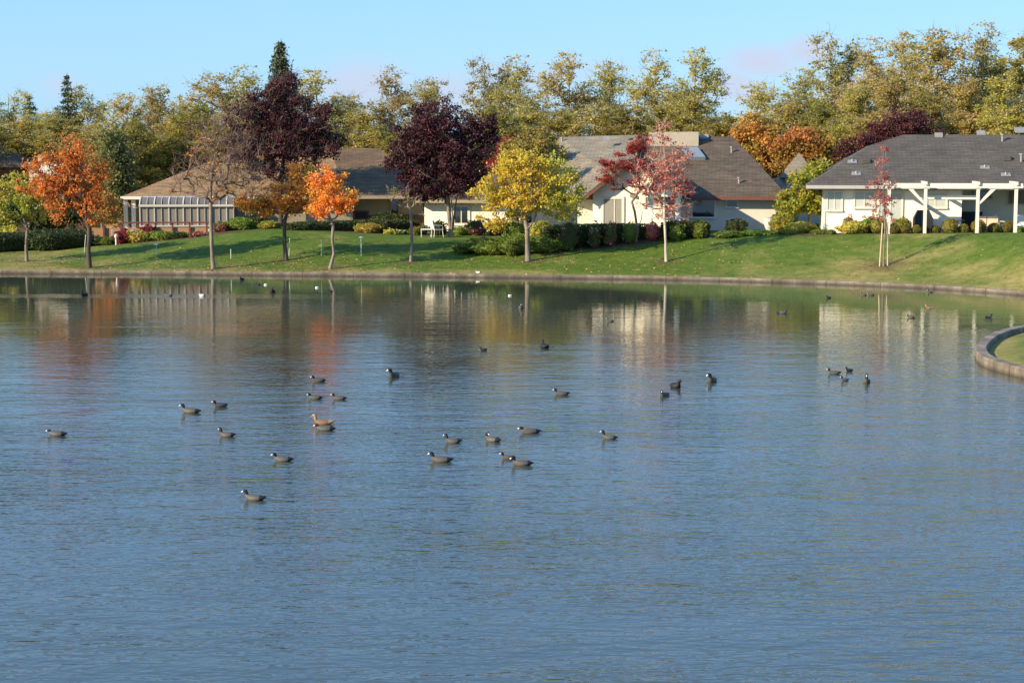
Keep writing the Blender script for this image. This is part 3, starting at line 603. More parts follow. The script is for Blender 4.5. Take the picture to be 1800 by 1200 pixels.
# maple, weeping conifer, orange pair
b0 = G(1118, 87.9); make_tree('japanese_maple', b0, 'deep red spreading maple in front of the cream gable', px_trunk(b0, [(1118, 392), (1116, 372), (1112, 355)]),
    px_lobes(b0, [(1110, 262, 28, 18), (1080, 290, 34, 18), (1065, 312, 28, 12), (1130, 250, 22, 18), (1125, 290, 34, 18), (1100, 325, 36, 10), (1145, 320, 26, 16)]), 150, 8000, .06, .28, M['bark_grey'], M['leaf_maple'], .10, 24, flat=1.2, squash=.45, multi=[(.3, 0, 1.6)], cat='maple')
def conifer(name, base, label, H_, rad, seed, mt, drooping=.25, n=9000, lsize=.10, bare=0.05, group=None, gap=.45):
    rs = np.random.RandomState(seed); root = empty(name, base, label=label, cat='conifer', group=group)
    mb = MB(); mb.tube([(0, 0, 0), (0, 0, H_ * .5), (.03, 0, H_)], [rad * .09, rad * .05, .012], 8); mb.build('trunk', M['bark_dark'], root)
    z = H_ * bare; segs = []; P = []
    while z < H_ * .985:
        k = 1 - (z - H_ * bare) / (H_ * (1 - bare)); L0 = rad * k ** .85; nb = 6
        a0 = rs.uniform(0, 6.28)
        for j in range(nb):
            a = a0 + j * 6.283 / nb + rs.normal() * .2; L = L0 * rs.uniform(.65, 1.15) + .08; d = np.array([math.cos(a), math.sin(a), 0])
            p0 = np.array([0, 0, z]); p1 = p0 + d * L * .6 + np.array([0, 0, -drooping * L * .3 + .1 * L]); p2 = p0 + d * L + np.array([0, 0, -drooping * L])
            segs += [(p0, p1, .02 + .01 * k, .015), (p1, p2, .015, .006)]
            m_ = max(6, int(L * 70)); tt = rs.uniform(.08, 1, size=m_)[:, None]; q = np.where(tt < .6, p0 + (p1 - p0) * tt / .6, p1 + (p2 - p1) * (tt - .6) / .4)
            q = q + rs.normal(size=q.shape) * np.array([.09, .09, .05]) * (.5 + L * .5); q[:, 2] -= np.abs(rs.normal(size=m_)) * .09 * L; P.append(q)
        z += gap * (.45 + .55 * k)
    v2, f2 = tubes_np(segs, 4); quads_obj('branches', np.zeros((0, 3)), 0, M['bark_dark'], root, extra=(v2, f2))
    P = np.concatenate(P); P = np.repeat(P, max(1, n // len(P)), axis=0); P = P + rs.normal(size=P.shape) * .07
    quads_obj('crown', leaf_quads(rs, P, lsize, 0, .35), 0, mt, root); return root
def top_h(base, px, py): return at(px, py, base.y).z - base.z
b0 = G(498, 106); conifer('conifer_tree', b0, 'tall dark conifer spire rising above the purple tree', top_h(b0, 495, 68), 3.0, 31, M['leaf_conifer'], n=16000, lsize=.12, gap=.5, group='conifers')
b0 = G(125, 128); conifer('conifer_tree', b0, 'thin conifer tip above the autumn trees at upper left', top_h(b0, 125, 128), 2.3, 32, M['leaf_conifer'], n=9000, lsize=.11, gap=.8, group='conifers')
b0 = G(58, 138); conifer('conifer_tree', b0, 'faint conifer tip near the left edge of the skyline', top_h(b0, 58, 165), 3.0, 33, M['leaf_conifer'], n=7000, lsize=.11, gap=.8, group='conifers')
b0 = G(203, 103); make_tree('weeping_evergreen', b0, 'dark green drooping evergreen right of the big orange tree', px_trunk(b0, [(203, 380), (202, 330), (202, 280), (200, 240)]),
    px_lobes(b0, [(195, 250, 22, 28), (205, 290, 30, 36), (205, 330, 34, 36), (195, 370, 34, 26)]), 170, 9500, .10, .42, M['bark_dark'], M['leaf_weeping'], .18, 34, squash=1.9, cat='evergreen')
OG = 'orange trees behind the middle house'
b0 = G(1330, 112); make_tree('orange_tree', b0, 'orange tree behind the middle house, nearer its chimney', px_trunk(b0, [(1330, 370), (1330, 320), (1330, 280)]),
    px_lobes(b0, [(1318, 225, 32, 26), (1345, 245, 34, 26), (1300, 250, 20, 18), (1350, 280, 40, 24), (1310, 275, 34, 22)]), 170, 8500, .10, .45, M['bark_grey'], M['leaf_orange_far'], .2, 35, group=OG)
b0 = G(1410, 110); make_tree('orange_tree', b0, 'orange tree right behind the pointed shingled roof', px_trunk(b0, [(1410, 370), (1410, 330), (1410, 290)]),
    px_lobes(b0, [(1410, 245, 34, 22), (1385, 262, 26, 22), (1440, 262, 24, 24), (1405, 290, 50, 22)]), 140, 7500, .10, .45, M['bark_grey'], M['leaf_orange_far'], .2, 36, group=OG)
b0 = G(1425, 92); make_tree('green_gold_tree', b0, 'yellow-green leafy tree filling the gap between the two right houses', px_trunk(b0, [(1425, 390), (1424, 360), (1425, 330)]),
    px_lobes(b0, [(1425, 320, 30, 22), (1395, 350, 32, 22), (1430, 350, 28, 24), (1440, 300, 22, 16), (1385, 368, 28, 14)]), 130, 5200, .10, .35, M['bark_grey'], M['leaf_green_gold'], .13, 37)
b0 = G(945, 99); make_tree('garden_tree', b0, 'pale olive tree behind the golden tree at left of light roof', px_trunk(b0, [(945, 380), (945, 340), (945, 300)]),
    px_lobes(b0, [(930, 262, 42, 28), (965, 275, 28, 30), (905, 285, 28, 26), (945, 310, 45, 25)]), 150, 5200, .11, .45, M['bark_grey'], M['leaf_olive'], .16, 38)
b0 = G(898, 107); make_tree('garden_tree', b0, 'dusky pink-leaved tree right of the round purple tree', px_trunk(b0, [(898, 380), (898, 340), (898, 300)]),
    px_lobes(b0, [(895, 262, 26, 22), (880, 290, 24, 24), (910, 290, 22, 22)]), 80, 2600, .10, .4, M['bark_grey'], M['leaf_maple'], .13, 39)
b0 = G(190, 98); make_tree('garden_tree', b0, 'small orange-gold tree with thin trunk left of brown house', px_trunk(b0, [(180, 405), (177, 380), (176, 360)]),
    px_lobes(b0, [(172, 355, 28, 14), (195, 372, 22, 12)]), 60, 2400, .08, .32, M['bark_grey'], M['leaf_orange_green'], .1, 40)
b0 = G(55, 99); make_tree('garden_tree', b0, 'dark green bushy tree behind the long left hedge', px_trunk(b0, [(60, 400), (62, 380)]),
    px_lobes(b0, [(20, 375, 40, 22), (80, 385, 45, 20), (120, 370, 34, 24)]), 130, 7000, .10, .4, M['bark_dark'], M['leaf_hedge'], .14, 41)

# sycamore row behind everything: five different trees, copied
def proto(seed, H_, lob, nl, leafm, name='sycamore_tree'):
    return make_tree(name, Vector((0, 0, 0)), 'x', [(0, 0, 0), (.05, 0, H_ * .15), (.0, 0, H_ * .3), (.1, 0, H_ * .5), (0, 0, H_ * .7), (0, 0, H_ * .9)],
                     [tuple(v * H_ if True else v for v in l) for l in lob], 480, nl, .105, .46, M['bark_sycamore'], leafm, .26, seed, twigs=3, twig_len=.9, r_tip=.014, shell=.6)
LOB = [
    [(0, 0, .88, .08, .08, .12), (-.06, 0, .72, .13, .12, .14), (.08, 0, .62, .14, .13, .14), (0, 0, .45, .20, .18, .16), (0, 0, .28, .20, .18, .13)],
    [(.02, 0, .90, .10, .08, .10), (.09, 0, .76, .12, .11, .13), (-.10, 0, .68, .12, .11, .13), (.02, 0, .52, .20, .17, .16), (0, 0, .30, .19, .18, .14)],
    [(-.08, 0, .86, .07, .07, .12), (.10, 0, .80, .07, .07, .12), (0, 0, .65, .17, .14, .14), (.02, 0, .48, .20, .18, .14), (0, 0, .28, .20, .18, .14)],
    [(0, 0, .82, .15, .13, .15), (-.12, 0, .62, .12, .12, .14), (.12, 0, .58, .13, .12, .15), (0, 0, .42, .20, .18, .16), (0, 0, .25, .20, .18, .12)]]
PR = [proto(51, 13, LOB[0], 9000, M['leaf_sycamore']), proto(52, 13, LOB[1], 8600, M['leaf_sycamore']), proto(53, 13, LOB[2], 8200, M['leaf_sycamore']), proto(54, 13, LOB[3], 10500, M['leaf_sycamore']),
      proto(55, 13, LOB[3], 24000, M['leaf_olive']), proto(56, 13, LOB[0], 24000, M['leaf_sycamore'])]
used = set()
def copy_tree(o):
    c = o.copy(); C.objects.link(c)
    for ch in list(o.children):
        d = ch.copy(); C.objects.link(d); d.parent = c
    return c
def put(k, px, ytop, Y, label, group, wide=1.0, rz=None):
    o = PR[k] if k not in used else copy_tree(PR[k]); used.add(k)
    b = G(px, Y); h = top_h(b, px, ytop) / 13.0 / .985; o.location = b; o.scale = (h * wide, h * wide, h); o.rotation_euler = (0, 0, rnd.uniform(-3, 3) if rz is None else rz)
    o['label'] = label; o['category'] = 'tree'; o['group'] = group
TALL = 'tall thinning sycamores along the skyline'
tall = [(-30, 175, 0, 'sycamore at the very left edge of the skyline'), (22, 146, 2, 'sycamore left of the faint conifer tip'), (85, 192, 3, 'low sycamore between the two small conifer tips'),
        (140, 150, 1, 'sycamore hiding the base of the thin conifer at upper left'), (178, 188, 0, 'sycamore on the falling skyline right of the thin conifer'), (222, 158, 3, 'sycamore left of the skyline hump above the brown house'),
        (278, 136, 2, 'sycamore forming the hump above the brown house roof'), (325, 168, 1, 'sycamore in the dip above the brown house'), (378, 122, 3, 'sycamore left of the tallest purple tree'),
        (438, 116, 0, 'bright olive sycamore just left of the tall conifer'), (560, 122, 1, 'sycamore peeping right of the tall conifer'), (612, 150, 2, 'thin sycamore between the two big purple trees'),
        (690, 116, 0, 'see-through sycamore above left side of round purple tree'), (755, 132, 3, 'sycamore crown above top of round purple tree'), (860, 86, 2, 'tall spindly sycamore right of the round purple tree'),
        (912, 98, 0, 'see-through sycamore above the golden tree'), (1000, 92, 1, 'tall sycamore above left end of light brown roof'), (1068, 100, 3, 'sycamore above the deep red maple'),
        (1150, 88, 0, 'sycamore above the beige chimney box'), (1218, 84, 1, 'last tall sycamore left of the skyline gap'), (1335, 138, 3, 'lower sycamore above the orange trees'),
        (1400, 120, 0, 'sycamore stepping up from the skyline gap'), (1462, 40, 2, 'tall spire sycamore beside the white cloud'), (1520, 66, 0, 'sycamore second from the cloud above grey roof'), (1578, 56, 1, 'sycamore above the dark purple tree'),
        (1640, 42, 3, 'fuller tall sycamore above left half of grey roof'), (1716, 40, 0, 'tall sycamore above right half of grey roof'), (1795, 52, 5, 'dense green sycamore at the right edge of the skyline'), (1880, 60, 3, 'sycamore beyond the right edge')]
for i, (px, yt, k, lab) in enumerate(tall): put(k, px, yt, 126 + (i * 7 % 5) * 2.2, lab, TALL, wide=rnd.uniform(1.05, 1.3) * (1.0 if yt < 110 else 1.15))
LOW = 'lower olive trees filling behind the houses'
low = [(-20, 225), (45, 215), (110, 215), (165, 235), (235, 215), (300, 225), (350, 200), (410, 200), (575, 235), (640, 215), (690, 240), (745, 215), (870, 205), (930, 200), (985, 205), (1040, 200), (1100, 190), (1160, 195), (1215, 190),
       (1270, 205), (1330, 200), (1385, 185), (1440, 165), (1500, 150), (1560, 145), (1625, 150), (1690, 140), (1750, 135), (1815, 130)]
lowlab = ['at far left above dark fence roof', 'above the white parapet', 'directly above the orange tree', 'left of drooping evergreen', 'right of drooping evergreen', 'above left corner of tan roof', 'above crest of tan roof',
          'left behind tallest purple tree', 'right behind tallest purple tree', 'yellowest, above the shaded roof', 'left behind round purple tree', 'directly behind round purple tree', 'right behind round purple tree', 'above the golden tree',
          'above left end of light roof', 'above the small roof vent', 'above the red maple', 'above the beige chimney', 'right of beige chimney', 'left of the orange pair', 'above the first orange tree', 'above the second orange tree',
          'right of the orange pair', 'left above the dark purple tree', 'above the dark purple tree', 'right above the dark purple tree', 'above middle of grey roof', 'above roof vents of grey roof', 'at the right edge above grey roof']
for i, ((px, yt), lb) in enumerate(zip(low, lowlab)):
    put([4, 5, 4, 3][i % 4] if px < 1200 else [5, 4, 5][i % 3], px, yt - (22 if px < 1300 else 6) + (i * 5 % 3) * 7, 113 + (i * 3 % 4) * 1.6, 'leafy olive-yellow tree ' + lb, LOW, wide=1.75 if px < 1400 else 1.35)

# ------------------------------------------------------------------ shrubs and hedges
def core_box(nx, rx, ry, h, rs, ball):
    V = []; Fq = []
    nu, nv = 16, 8
    for j in range(nv + 1):
        for i in range(nu):
            th = 2 * math.pi * i / nu; ph = math.pi * j / nv
            e = .45 if not ball else 1.0
            sg = lambda v, p: math.copysign(abs(v) ** p, v)
            V.append((rx * sg(math.cos(th), e) * sg(math.sin(ph), e), ry * sg(math.sin(th), e) * sg(math.sin(ph), e), h / 2 + h / 2 * sg(math.cos(ph), e)))
    for j in range(nv):
        for i in range(nu): Fq.append((j * nu + i, j * nu + (i + 1) % nu, (j + 1) * nu + (i + 1) % nu, (j + 1) * nu + i))
    return np.array(V), np.array(Fq)
def shrub(name, base, rx, ry, h, leafm, label, n=1500, lsize=.05, ball=True, cat='shrub', group=None, lump=.12, rz=0, seed=None, petals=None, npet=0, sink=.08):
    rs = np.random.RandomState(seed if seed is not None else rnd.randint(0, 99999)); e = 1.0 if ball else .45
    d = rs.normal(size=(n, 3)); d /= np.linalg.norm(d, axis=1, keepdims=True)
    if not ball:
        d /= np.max(np.abs(d) ** 3.2, axis=1, keepdims=True) ** (1 / 3.2) if False else (np.sum(np.abs(d) ** 5, axis=1, keepdims=True)) ** (1 / 5)
    k = 1 + lump * (np.sin(d[:, :1] * 5 * (rx / max(ry, .1)) ** .5 + rs.uniform(0, 6)) * np.cos(d[:, 1:2] * 4 + rs.uniform(0, 6)) + .6 * np.sin(d[:, 2:3] * 7 + d[:, :1] * 9 * rx)) 
    r = k * rs.uniform(.86, 1.03, size=(n, 1)); P = d * r * np.array([rx, ry, h / 2]) + np.array([0, 0, h / 2 - sink])
    P = P[P[:, 2] > -.05]
    root = empty(name, base, rz, label=label, cat=cat, group=group)
    cv, cf = core_box(0, rx * .86, ry * .86, h * .90, rs, ball); cv[:, 2] -= sink - h * .03
    quads_obj('foliage', leaf_quads(rs, P, lsize), 0, leafm, root, extra=(cv, cf))
    mb = MB(); mb.tube([(0, 0, -.1), (0, 0, h * .5)], [.04, .02], 6); mb.build('stem', M['bark_dark'], root)
    if petals:
        Q = P[rs.choice(len(P), min(len(P), npet))] * 1.04; Q = np.repeat(Q, 5, axis=0) + rs.normal(size=(len(Q) * 5, 3)) * .03
        quads_obj('flowers', leaf_quads(rs, Q, .045), 0, petals, root)
    return root
def sh_px(name, px0, px1, ytop, ybot, Y, leafm, label, depth=None, **kw):
    a = at(px0, ybot, Y); b2 = at(px1, ytop, Y); c = (a.x + b2.x) / 2; g = ground(c, Y); rx = abs(b2.x - a.x) / 2
    return shrub(name, Vector((c, Y, min(g, a.z) if False else g)), rx, depth or rx, max(.3, b2.z - g), leafm, label, **kw)
BG = 'clipped ball shrubs in front of the pergola patio'
for i, (px, rr, lab) in enumerate([(1572, 9, 'first, half under pink sapling'), (1590, 10, 'second from the left, beside first pergola post'), (1611, 9, 'third, below the covered grill'), (1627, 8, 'small one at foot of second post'), (1645, 9, 'between second post and widest ball'),
                                  (1670, 15, 'widest ball, left of patio recess'), (1694, 10, 'right of the widest ball'), (1720, 14, 'big ball at foot of third post'), (1747, 11, 'beside the tan cushion seat'), (1773, 13, 'last ball, before the fourth post')]):
    sh_px('ball_shrub', px - rr, px + rr, 411 - rr * 2.0, 411, 84.6, M['leaf_box'], 'rounded bronze-green clipped shrub, ' + lab, n=1400, lsize=.032, lump=.03, group=BG, cat='clipped shrub')
sh_px('leafy_plant', 1790, 1815, 396, 412, 84.2, M['leaf_bright'], 'bright green leafy plant at the right edge of patio', n=500, lsize=.06)
sh_px('hosta_plant', 1476, 1522, 388, 411, 85.8, M['leaf_hosta'], 'yellow broad-leaved plant under the cream wall', n=900, lsize=.08, lump=.25, depth=.5)
sh_px('leafy_plant', 1512, 1532, 384, 410, 86.1, M['leaf_bright'], 'green upright plant right of the yellow plant', n=500, lsize=.06, lump=.25, depth=.4)
sh_px('rose_bush', 1482, 1502, 376, 400, 86.5, M['leaf_rose'], 'airy pink rose bush above the yellow plant', n=220, lsize=.05, petals=M['petal_pink'], npet=16, depth=.3)
sh_px('rose_bush', 1515, 1552, 375, 400, 86.6, M['leaf_rose'], 'loose pink rose bush below middle window of grey-roofed house', n=320, lsize=.05, petals=M['petal_pink'], npet=22, depth=.35)
sh_px('round_shrub', 1528, 1562, 380, 411, 85.6, M['leaf_box'], 'pale brown-green shrub behind the staked sapling', n=1100, lsize=.05, lump=.2, depth=.5)
sh_px('round_shrub', 1566, 1603, 381, 410, 85.9, M['leaf_green_gold'], 'yellow-green bush behind the first ball shrubs', n=1100, lsize=.05, lump=.15, depth=.5)
sh_px('low_shrub', 1452, 1470, 402, 412, 85.8, M['leaf_bed'], 'tiny grey-green shrub at left corner of cream wall', n=260, lsize=.05)
sh_px('round_shrub', 1378, 1436, 388, 413, 88.2, M['leaf_green_gold'], 'wide soft yellow-green bush between the two right houses', n=2000, lsize=.06, lump=.15, depth=.8)
sh_px('round_shrub', 1352, 1392, 372, 400, 90.3, M['leaf_green_gold'], 'golden-green bush at corner of the shaded grey wall', n=1500, lsize=.07, lump=.2, depth=.7)
sh_px('low_shrub', 1300, 1370, 402, 414, 87.6, M['leaf_bright'], 'long low bright green mound under the grey wall', n=1300, lsize=.05, depth=.5)
sh_px('low_shrub', 1255, 1312, 403, 415, 87.4, M['leaf_bed'], 'low dark green mound left of the bright mound', n=1100, lsize=.05, depth=.5)
sh_px('low_shrub', 1368, 1402, 400, 414, 87.3, M['leaf_bed'], 'low grey-green mound left of the wide soft bush', n=800, lsize=.05, depth=.5)
sh_px('low_shrub', 1425, 1458, 403, 414, 86.6, M['leaf_bed'], 'low grey-green mound touching the cream house corner', n=700, lsize=.05, depth=.4)
sh_px('box_hedge', 1277, 1313, 384, 404, 89.6, M['leaf_hedge'], 'small dark square-clipped hedge under small window', n=1800, lsize=.05, ball=False, depth=.5, cat='hedge')
sh_px('box_hedge', 1160, 1248, 386, 416, 88.3, M['leaf_hedge'], 'clipped hedge below the large reflecting window', n=4200, rz=R(14), lsize=.05, ball=False, depth=.45, cat='hedge', lump=.03)
sh_px('box_hedge', 950, 1165, 391, 418, 88.3, M['leaf_hedge'], 'long dark clipped hedge below the cream gable', n=8500, rz=R(14), lsize=.05, ball=False, depth=.45, cat='hedge', lump=.02)
for px, w_, yt, lab, mt, pt in [(1045, 11, 389, 'rose bush with white blooms below the sliding door, left', 'leaf_rose', 'petal_white'), (1073, 11, 390, 'rose bush with white blooms below the sliding door, right', 'leaf_rose', 'petal_white'),
                               (1108, 13, 388, 'greenish rose bush at foot of the red maple', 'leaf_bed', 'petal_pink'), (1147, 12, 390, 'red-leaved bush just left of the slender pale trunk', 'leaf_pink', None),
                               (1190, 14, 392, 'green bush just right of the slender pale trunk', 'leaf_bed', None), (1231, 12, 388, 'upright green bush below large reflecting window', 'leaf_bed', None), (1000, 16, 384, 'tall rose bush right of the green shrub bed', 'leaf_rose', 'petal_white')]:
    sh_px('rose_bush' if pt else 'round_shrub', px - w_, px + w_, yt, 416, {1045: 87.35, 1073: 87.55, 1108: 87.85, 1147: 88.1, 1190: 87.6, 1231: 87.8, 1000: 87.0}[px], M[mt], lab, n=650, lsize=.055, lump=.25, depth=.4, petals=M[pt] if pt else None, npet=10)
# green bed under the golden tree
BD = 'leafy shrubs of the green bed behind the golden tree'
for px, w_, yt, yb, Y, lab, mt in [(822, 24, 424, 452, 87.6, 'front left end of the green bed', 'leaf_bed'), (858, 30, 422, 456, 87.0, 'second from left in the green bed', 'leaf_bright'), (900, 30, 418, 456, 86.6, 'left of the golden tree trunk', 'leaf_bed'),
                                  (945, 30, 412, 456, 86.9, 'right behind the golden tree trunk', 'leaf_bright'), (982, 26, 418, 453, 87.2, 'right end of the green bed', 'leaf_bed'), (848, 26, 416, 440, 89.2, 'dark one at back left of the bed', 'leaf_hedge'), (905, 26, 408, 436, 89.0, 'back middle of the bed', 'leaf_bright'), (950, 22, 388, 430, 89.4, 'tallest at back right of the bed', 'leaf_green_gold'), (970, 24, 408, 440, 89, 'low at back right of the bed', 'leaf_bed')]:
    sh_px('bed_shrub', px - w_, px + w_, yt, yb, Y, M[mt], 'loose green shrub, ' + lab, n=2300, lsize=.065, lump=.22, group=BD, depth=.75)
sh_px('box_hedge', 985, 1042, 388, 412, 89.8, M['leaf_hedge'], 'dark hedge block between tall rose bush and golden tree', n=2200, lsize=.05, ball=False, depth=.5, cat='hedge') if False else None
# row before the white wall fragment
for px, w_, yt, lab, mt, pt in [(700, 16, 402, 'green flowering bush left of thin bare tree', 'leaf_bright', 'petal_white'), (735, 16, 396, 'red-flowered bush right of thin bare tree', 'leaf_bed', 'petal_red'), (770, 15, 386, 'dark bush with red blooms before the white wall', 'leaf_hedge', 'petal_red'), (808, 16, 396, 'bright green bush right of the plum stems', 'leaf_bright', None), (836, 20, 384, 'rose bush with pale blooms below the white window', 'leaf_rose', 'petal_white'), (905, 20, 386, 'leafy green bush against the white wing, behind golden tree', 'leaf_bed', None), (873, 20, 382, 'pale flowering bush left of golden crown', 'leaf_rose', 'petal_white')]:
    sh_px('flower_bush', px - w_, px + w_, yt, 420, 95.2, M[mt], lab, n=850, lsize=.06, lump=.2, petals=M[pt] if pt else None, npet=26, depth=.6)
sh_px('box_hedge', 500, 745, 385, 415, 96.6, M['leaf_hedge'], 'very long dark hedge with lit top behind the red tree', n=10000, rz=R(27), lsize=.05, ball=False, depth=.55, cat='hedge', lump=.015)
sh_px('round_shrub', 648, 718, 371, 392, 98.6, M['leaf_hedge'], 'flat-topped green shrub above the long hedge', n=2600, lsize=.06, depth=.8, lump=.08)
sh_px('round_shrub', 620, 672, 390, 416, 95.6, M['leaf_green_gold'], 'rounded olive shrub right of the red tree trunk', n=1900, lsize=.055, depth=.7)
sh_px('round_shrub', 664, 692, 386, 416, 95.8, M['leaf_hedge'], 'darker upright shrub right of the olive shrub', n=1200, lsize=.055, depth=.5)
sh_px('leafy_plant', 675, 695, 400, 417, 94.8, M['leaf_hosta'], 'small yellow-green plant before the long hedge', n=260, lsize=.06, lump=.3)
sh_px('round_shrub', 455, 492, 386, 410, 96.5, M['leaf_green_gold'], 'yellowish round shrub on the mound left of dark trunk', n=1400, lsize=.055, depth=.6)
sh_px('round_shrub', 396, 448, 380, 412, 97, M['leaf_bright'], 'bright green wide shrub right of the sunroom', n=2000, lsize=.06, depth=.7, lump=.15)
sh_px('round_shrub', 372, 402, 388, 416, 96.6, M['leaf_rose'], 'brownish rose shrub at the bare tree trunk', n=900, lsize=.055, depth=.5, lump=.2)
sh_px('round_shrub', 435, 470, 376, 404, 98.5, M['leaf_hedge'], 'dark shrub behind the yellowish round shrub', n=1300, lsize=.06, depth=.6)
for px0, px1, yt, yb, mt, lab, pt in [(216, 262, 403, 430, 'leaf_green_gold', 'pale flowering clump left in the sunroom bed', 'petal_white'), (255, 312, 404, 430, 'leaf_bright', 'bright green clump in the middle of sunroom bed', None), (290, 330, 406, 426, 'leaf_hedge', 'darker green clump at right of sunroom bed', None),
                                     (330, 362, 410, 424, 'leaf_rose', 'small flowering clump right of sunroom bed', 'petal_pink'), (200, 232, 402, 424, 'leaf_burgundy', 'burgundy shrub beside the red deck rail', None), (240, 275, 395, 412, 'leaf_burgundy', 'dark red shrub against sunroom base', None), (165, 205, 415, 432, 'leaf_bed', 'grey-green mound left of burgundy shrub', None)]:
    sh_px('bed_plant', px0, px1, yt, yb, 94.6 if yb > 415 else 96.3, M[mt], lab, n=1300, lsize=.06, lump=.2, depth=.5, petals=M[pt] if pt else None, npet=30)
sh_px('box_hedge', -60, 66, 407, 442, 93.5, M['leaf_hedge'], 'tall dark clipped hedge block at the left edge', n=6000, rz=R(30), lsize=.055, ball=False, depth=.8, cat='hedge', lump=.02)
sh_px('box_hedge', 52, 160, 401, 438, 94.3, M['leaf_hedge'], 'dark clipped hedge with rounded shoulders right of first tree', n=6000, rz=R(30), lsize=.055, ball=False, depth=1.1, cat='hedge', lump=.03)
sh_px('round_shrub', 0, 34, 392, 420, 95.5, M['leaf_hosta'], 'yellow-leaved shrub behind the left hedge block', n=1200, lsize=.07, lump=.25)
sh_px('topiary', 119, 135, 391, 406, 95.6, M['leaf_hedge'], 'round topiary ball on top of hedge', n=800, lsize=.04, lump=.02, cat='topiary')

# ------------------------------------------------------------------ houses
class House:
    def __init__(s, name, px, Y, rot, label, cat='house', zb=None):
        s.o = G(px, Y); s.o.z = zb if zb is not None else s.o.z; s.a = rot; s.e = empty(name, s.o, rot, label=label, cat=cat); s.Mi = (Matrix.Translation(s.o) @ Matrix.Rotation(rot, 4, 'Z')).inverted()
    def ray(s, px, py):
        return s.Mi @ Vector((0, 0, CAM_Z)), s.Mi.to_3x3() @ px_dir(px, py)
    def on(s, px, py, y):                              # local point where the pixel's ray meets plane y
        o, d = s.ray(px, py); k = (y - o.y) / d.y; return o + d * k
    def plane(s, px, py, P, n):
        o, d = s.ray(px, py); k = (P - o).dot(n) / d.dot(n); return o + d * k
    def win(s, x0, x1, z0, z1, y, pane, frame, fw=.09, mull=(), name='window', sill=True):
        mb = MB(); d0 = y - .06; d1 = y + .02
        mb.box(x0 - fw, x1 + fw, d0, d1, z1, z1 + fw); mb.box(x0 - fw, x1 + fw, d0 - (.03 if sill else 0), d1, z0 - fw, z0)
        mb.box(x0 - fw, x0, d0, d1, z0, z1); mb.box(x1, x1 + fw, d0, d1, z0, z1)
        for k in mull: xx = x0 + (x1 - x0) * k; mb.box(xx - .025, xx + .025, d0 + .01, d1, z0, z1)
        f = mb.build(name, frame, s.e); mb = MB(); mb.box(x0, x1, y - .03, y + .01, z0, z1); mb.build('pane', pane, f); return f
    def winpx(s, p0, p1, q0, q1, y, pane, frame, **kw):
        a = s.on(p0, q1, y); b2 = s.on(p1, q0, y); return s.win(a.x, b2.x, a.z, b2.z, y, pane, frame, **kw)
def roof(h, polys, mt, th=.16, name='roof', trim=None, eave=None):
    mb = MB()
    for p in polys: mb.prism([tuple(v) for v in p], (0, 0, -th))
    r = mb.build(name, mt, h.e)
    if eave:
        mb = MB(); a, b2 = Vector(eave[0]), Vector(eave[1]); mb.prism([a + Vector((0, -.025, .03)), b2 + Vector((0, -.025, .03)), b2 + Vector((0, -.16, .03)), a + Vector((0, -.16, .03))], (0, 0, -.17)); mb.build('gutter', trim, h.e)
    return r

# --- right: cream house with grey hip roof
h = House('house', 1447, 87.5, R(-9), 'cream single-storey house with charcoal hip roof at right')
zE = h.on(1500, 327, -.6).z; x0 = 0; xr = h.on(1690, 380, 0).x; xend = xr + 9
mb = MB(); mb.box(0, xr, 0, 10, -.4, zE - .05); mb.box(xr + .01, xend, 2.9, 10, -.4, zE - .05); mb.build('wall', M['cream'], h.e)
xe0 = h.on(1417, 329, -.6).x; E0 = Vector((xe0, -.6, zE)); E1 = Vector((xend + .5, -.6, zE))
nrm = Vector((0, -math.sin(R(24)), math.cos(R(24))))
P1 = h.plane(1528, 257, E0, nrm); R0 = h.plane(1588, 237, E0, nrm); R1 = h.plane(1830, 228, E0, nrm); R1.z = R0.z; R1.y = R0.y; R1.x = xend - 4
Bk = Vector((xe0, R0.y * 2 + .6, zE)); Bk1 = Vector((E1.x, Bk.y, zE)); P1b = Vector((P1.x, Bk.y - (P1.y + .6), P1.z))
roof(h, [[E0, E1, R1, R0, P1], [E0, P1, P1b, Bk], [P1, R0, P1b], [Bk, P1b, R0, R1, Bk1], [E1, Bk1, R1]], M['roof_grey'], eave=(E0, E1), trim=M['grey_trim'])
mb = MB(); mb.box(-.02, .1, -.04, .06, -.3, zE - .1); mb.build('downpipe', M['white'], h.e)
mb = MB(); mb.box(-.55, xend, -.55, -.002, zE - .2, zE - .17); mb.build('soffit', M['grey_trim'], h.e)
h.winpx(1455, 1479, 338, 369, 0, M['blind_pale'], M['white'], mull=(.5,)); h.winpx(1503, 1536, 338, 364, 0, M['blind_pale'], M['white'], mull=(.5,))
f = h.winpx(1545, 1585, 340, 408, 0, M['blind_pale'], M['white'], mull=(.5,), name='sliding_door'); h.winpx(1630, 1663, 341, 364, 0, M['blind_pale'], M['white'], mull=(.42,))
h.winpx(1712, 1742, 338, 348, 2.9, M['glass'], M['cream_dark']); h.winpx(1772, 1812, 335, 358, 2.9, M['curtain'], M['white'], mull=(.4,))
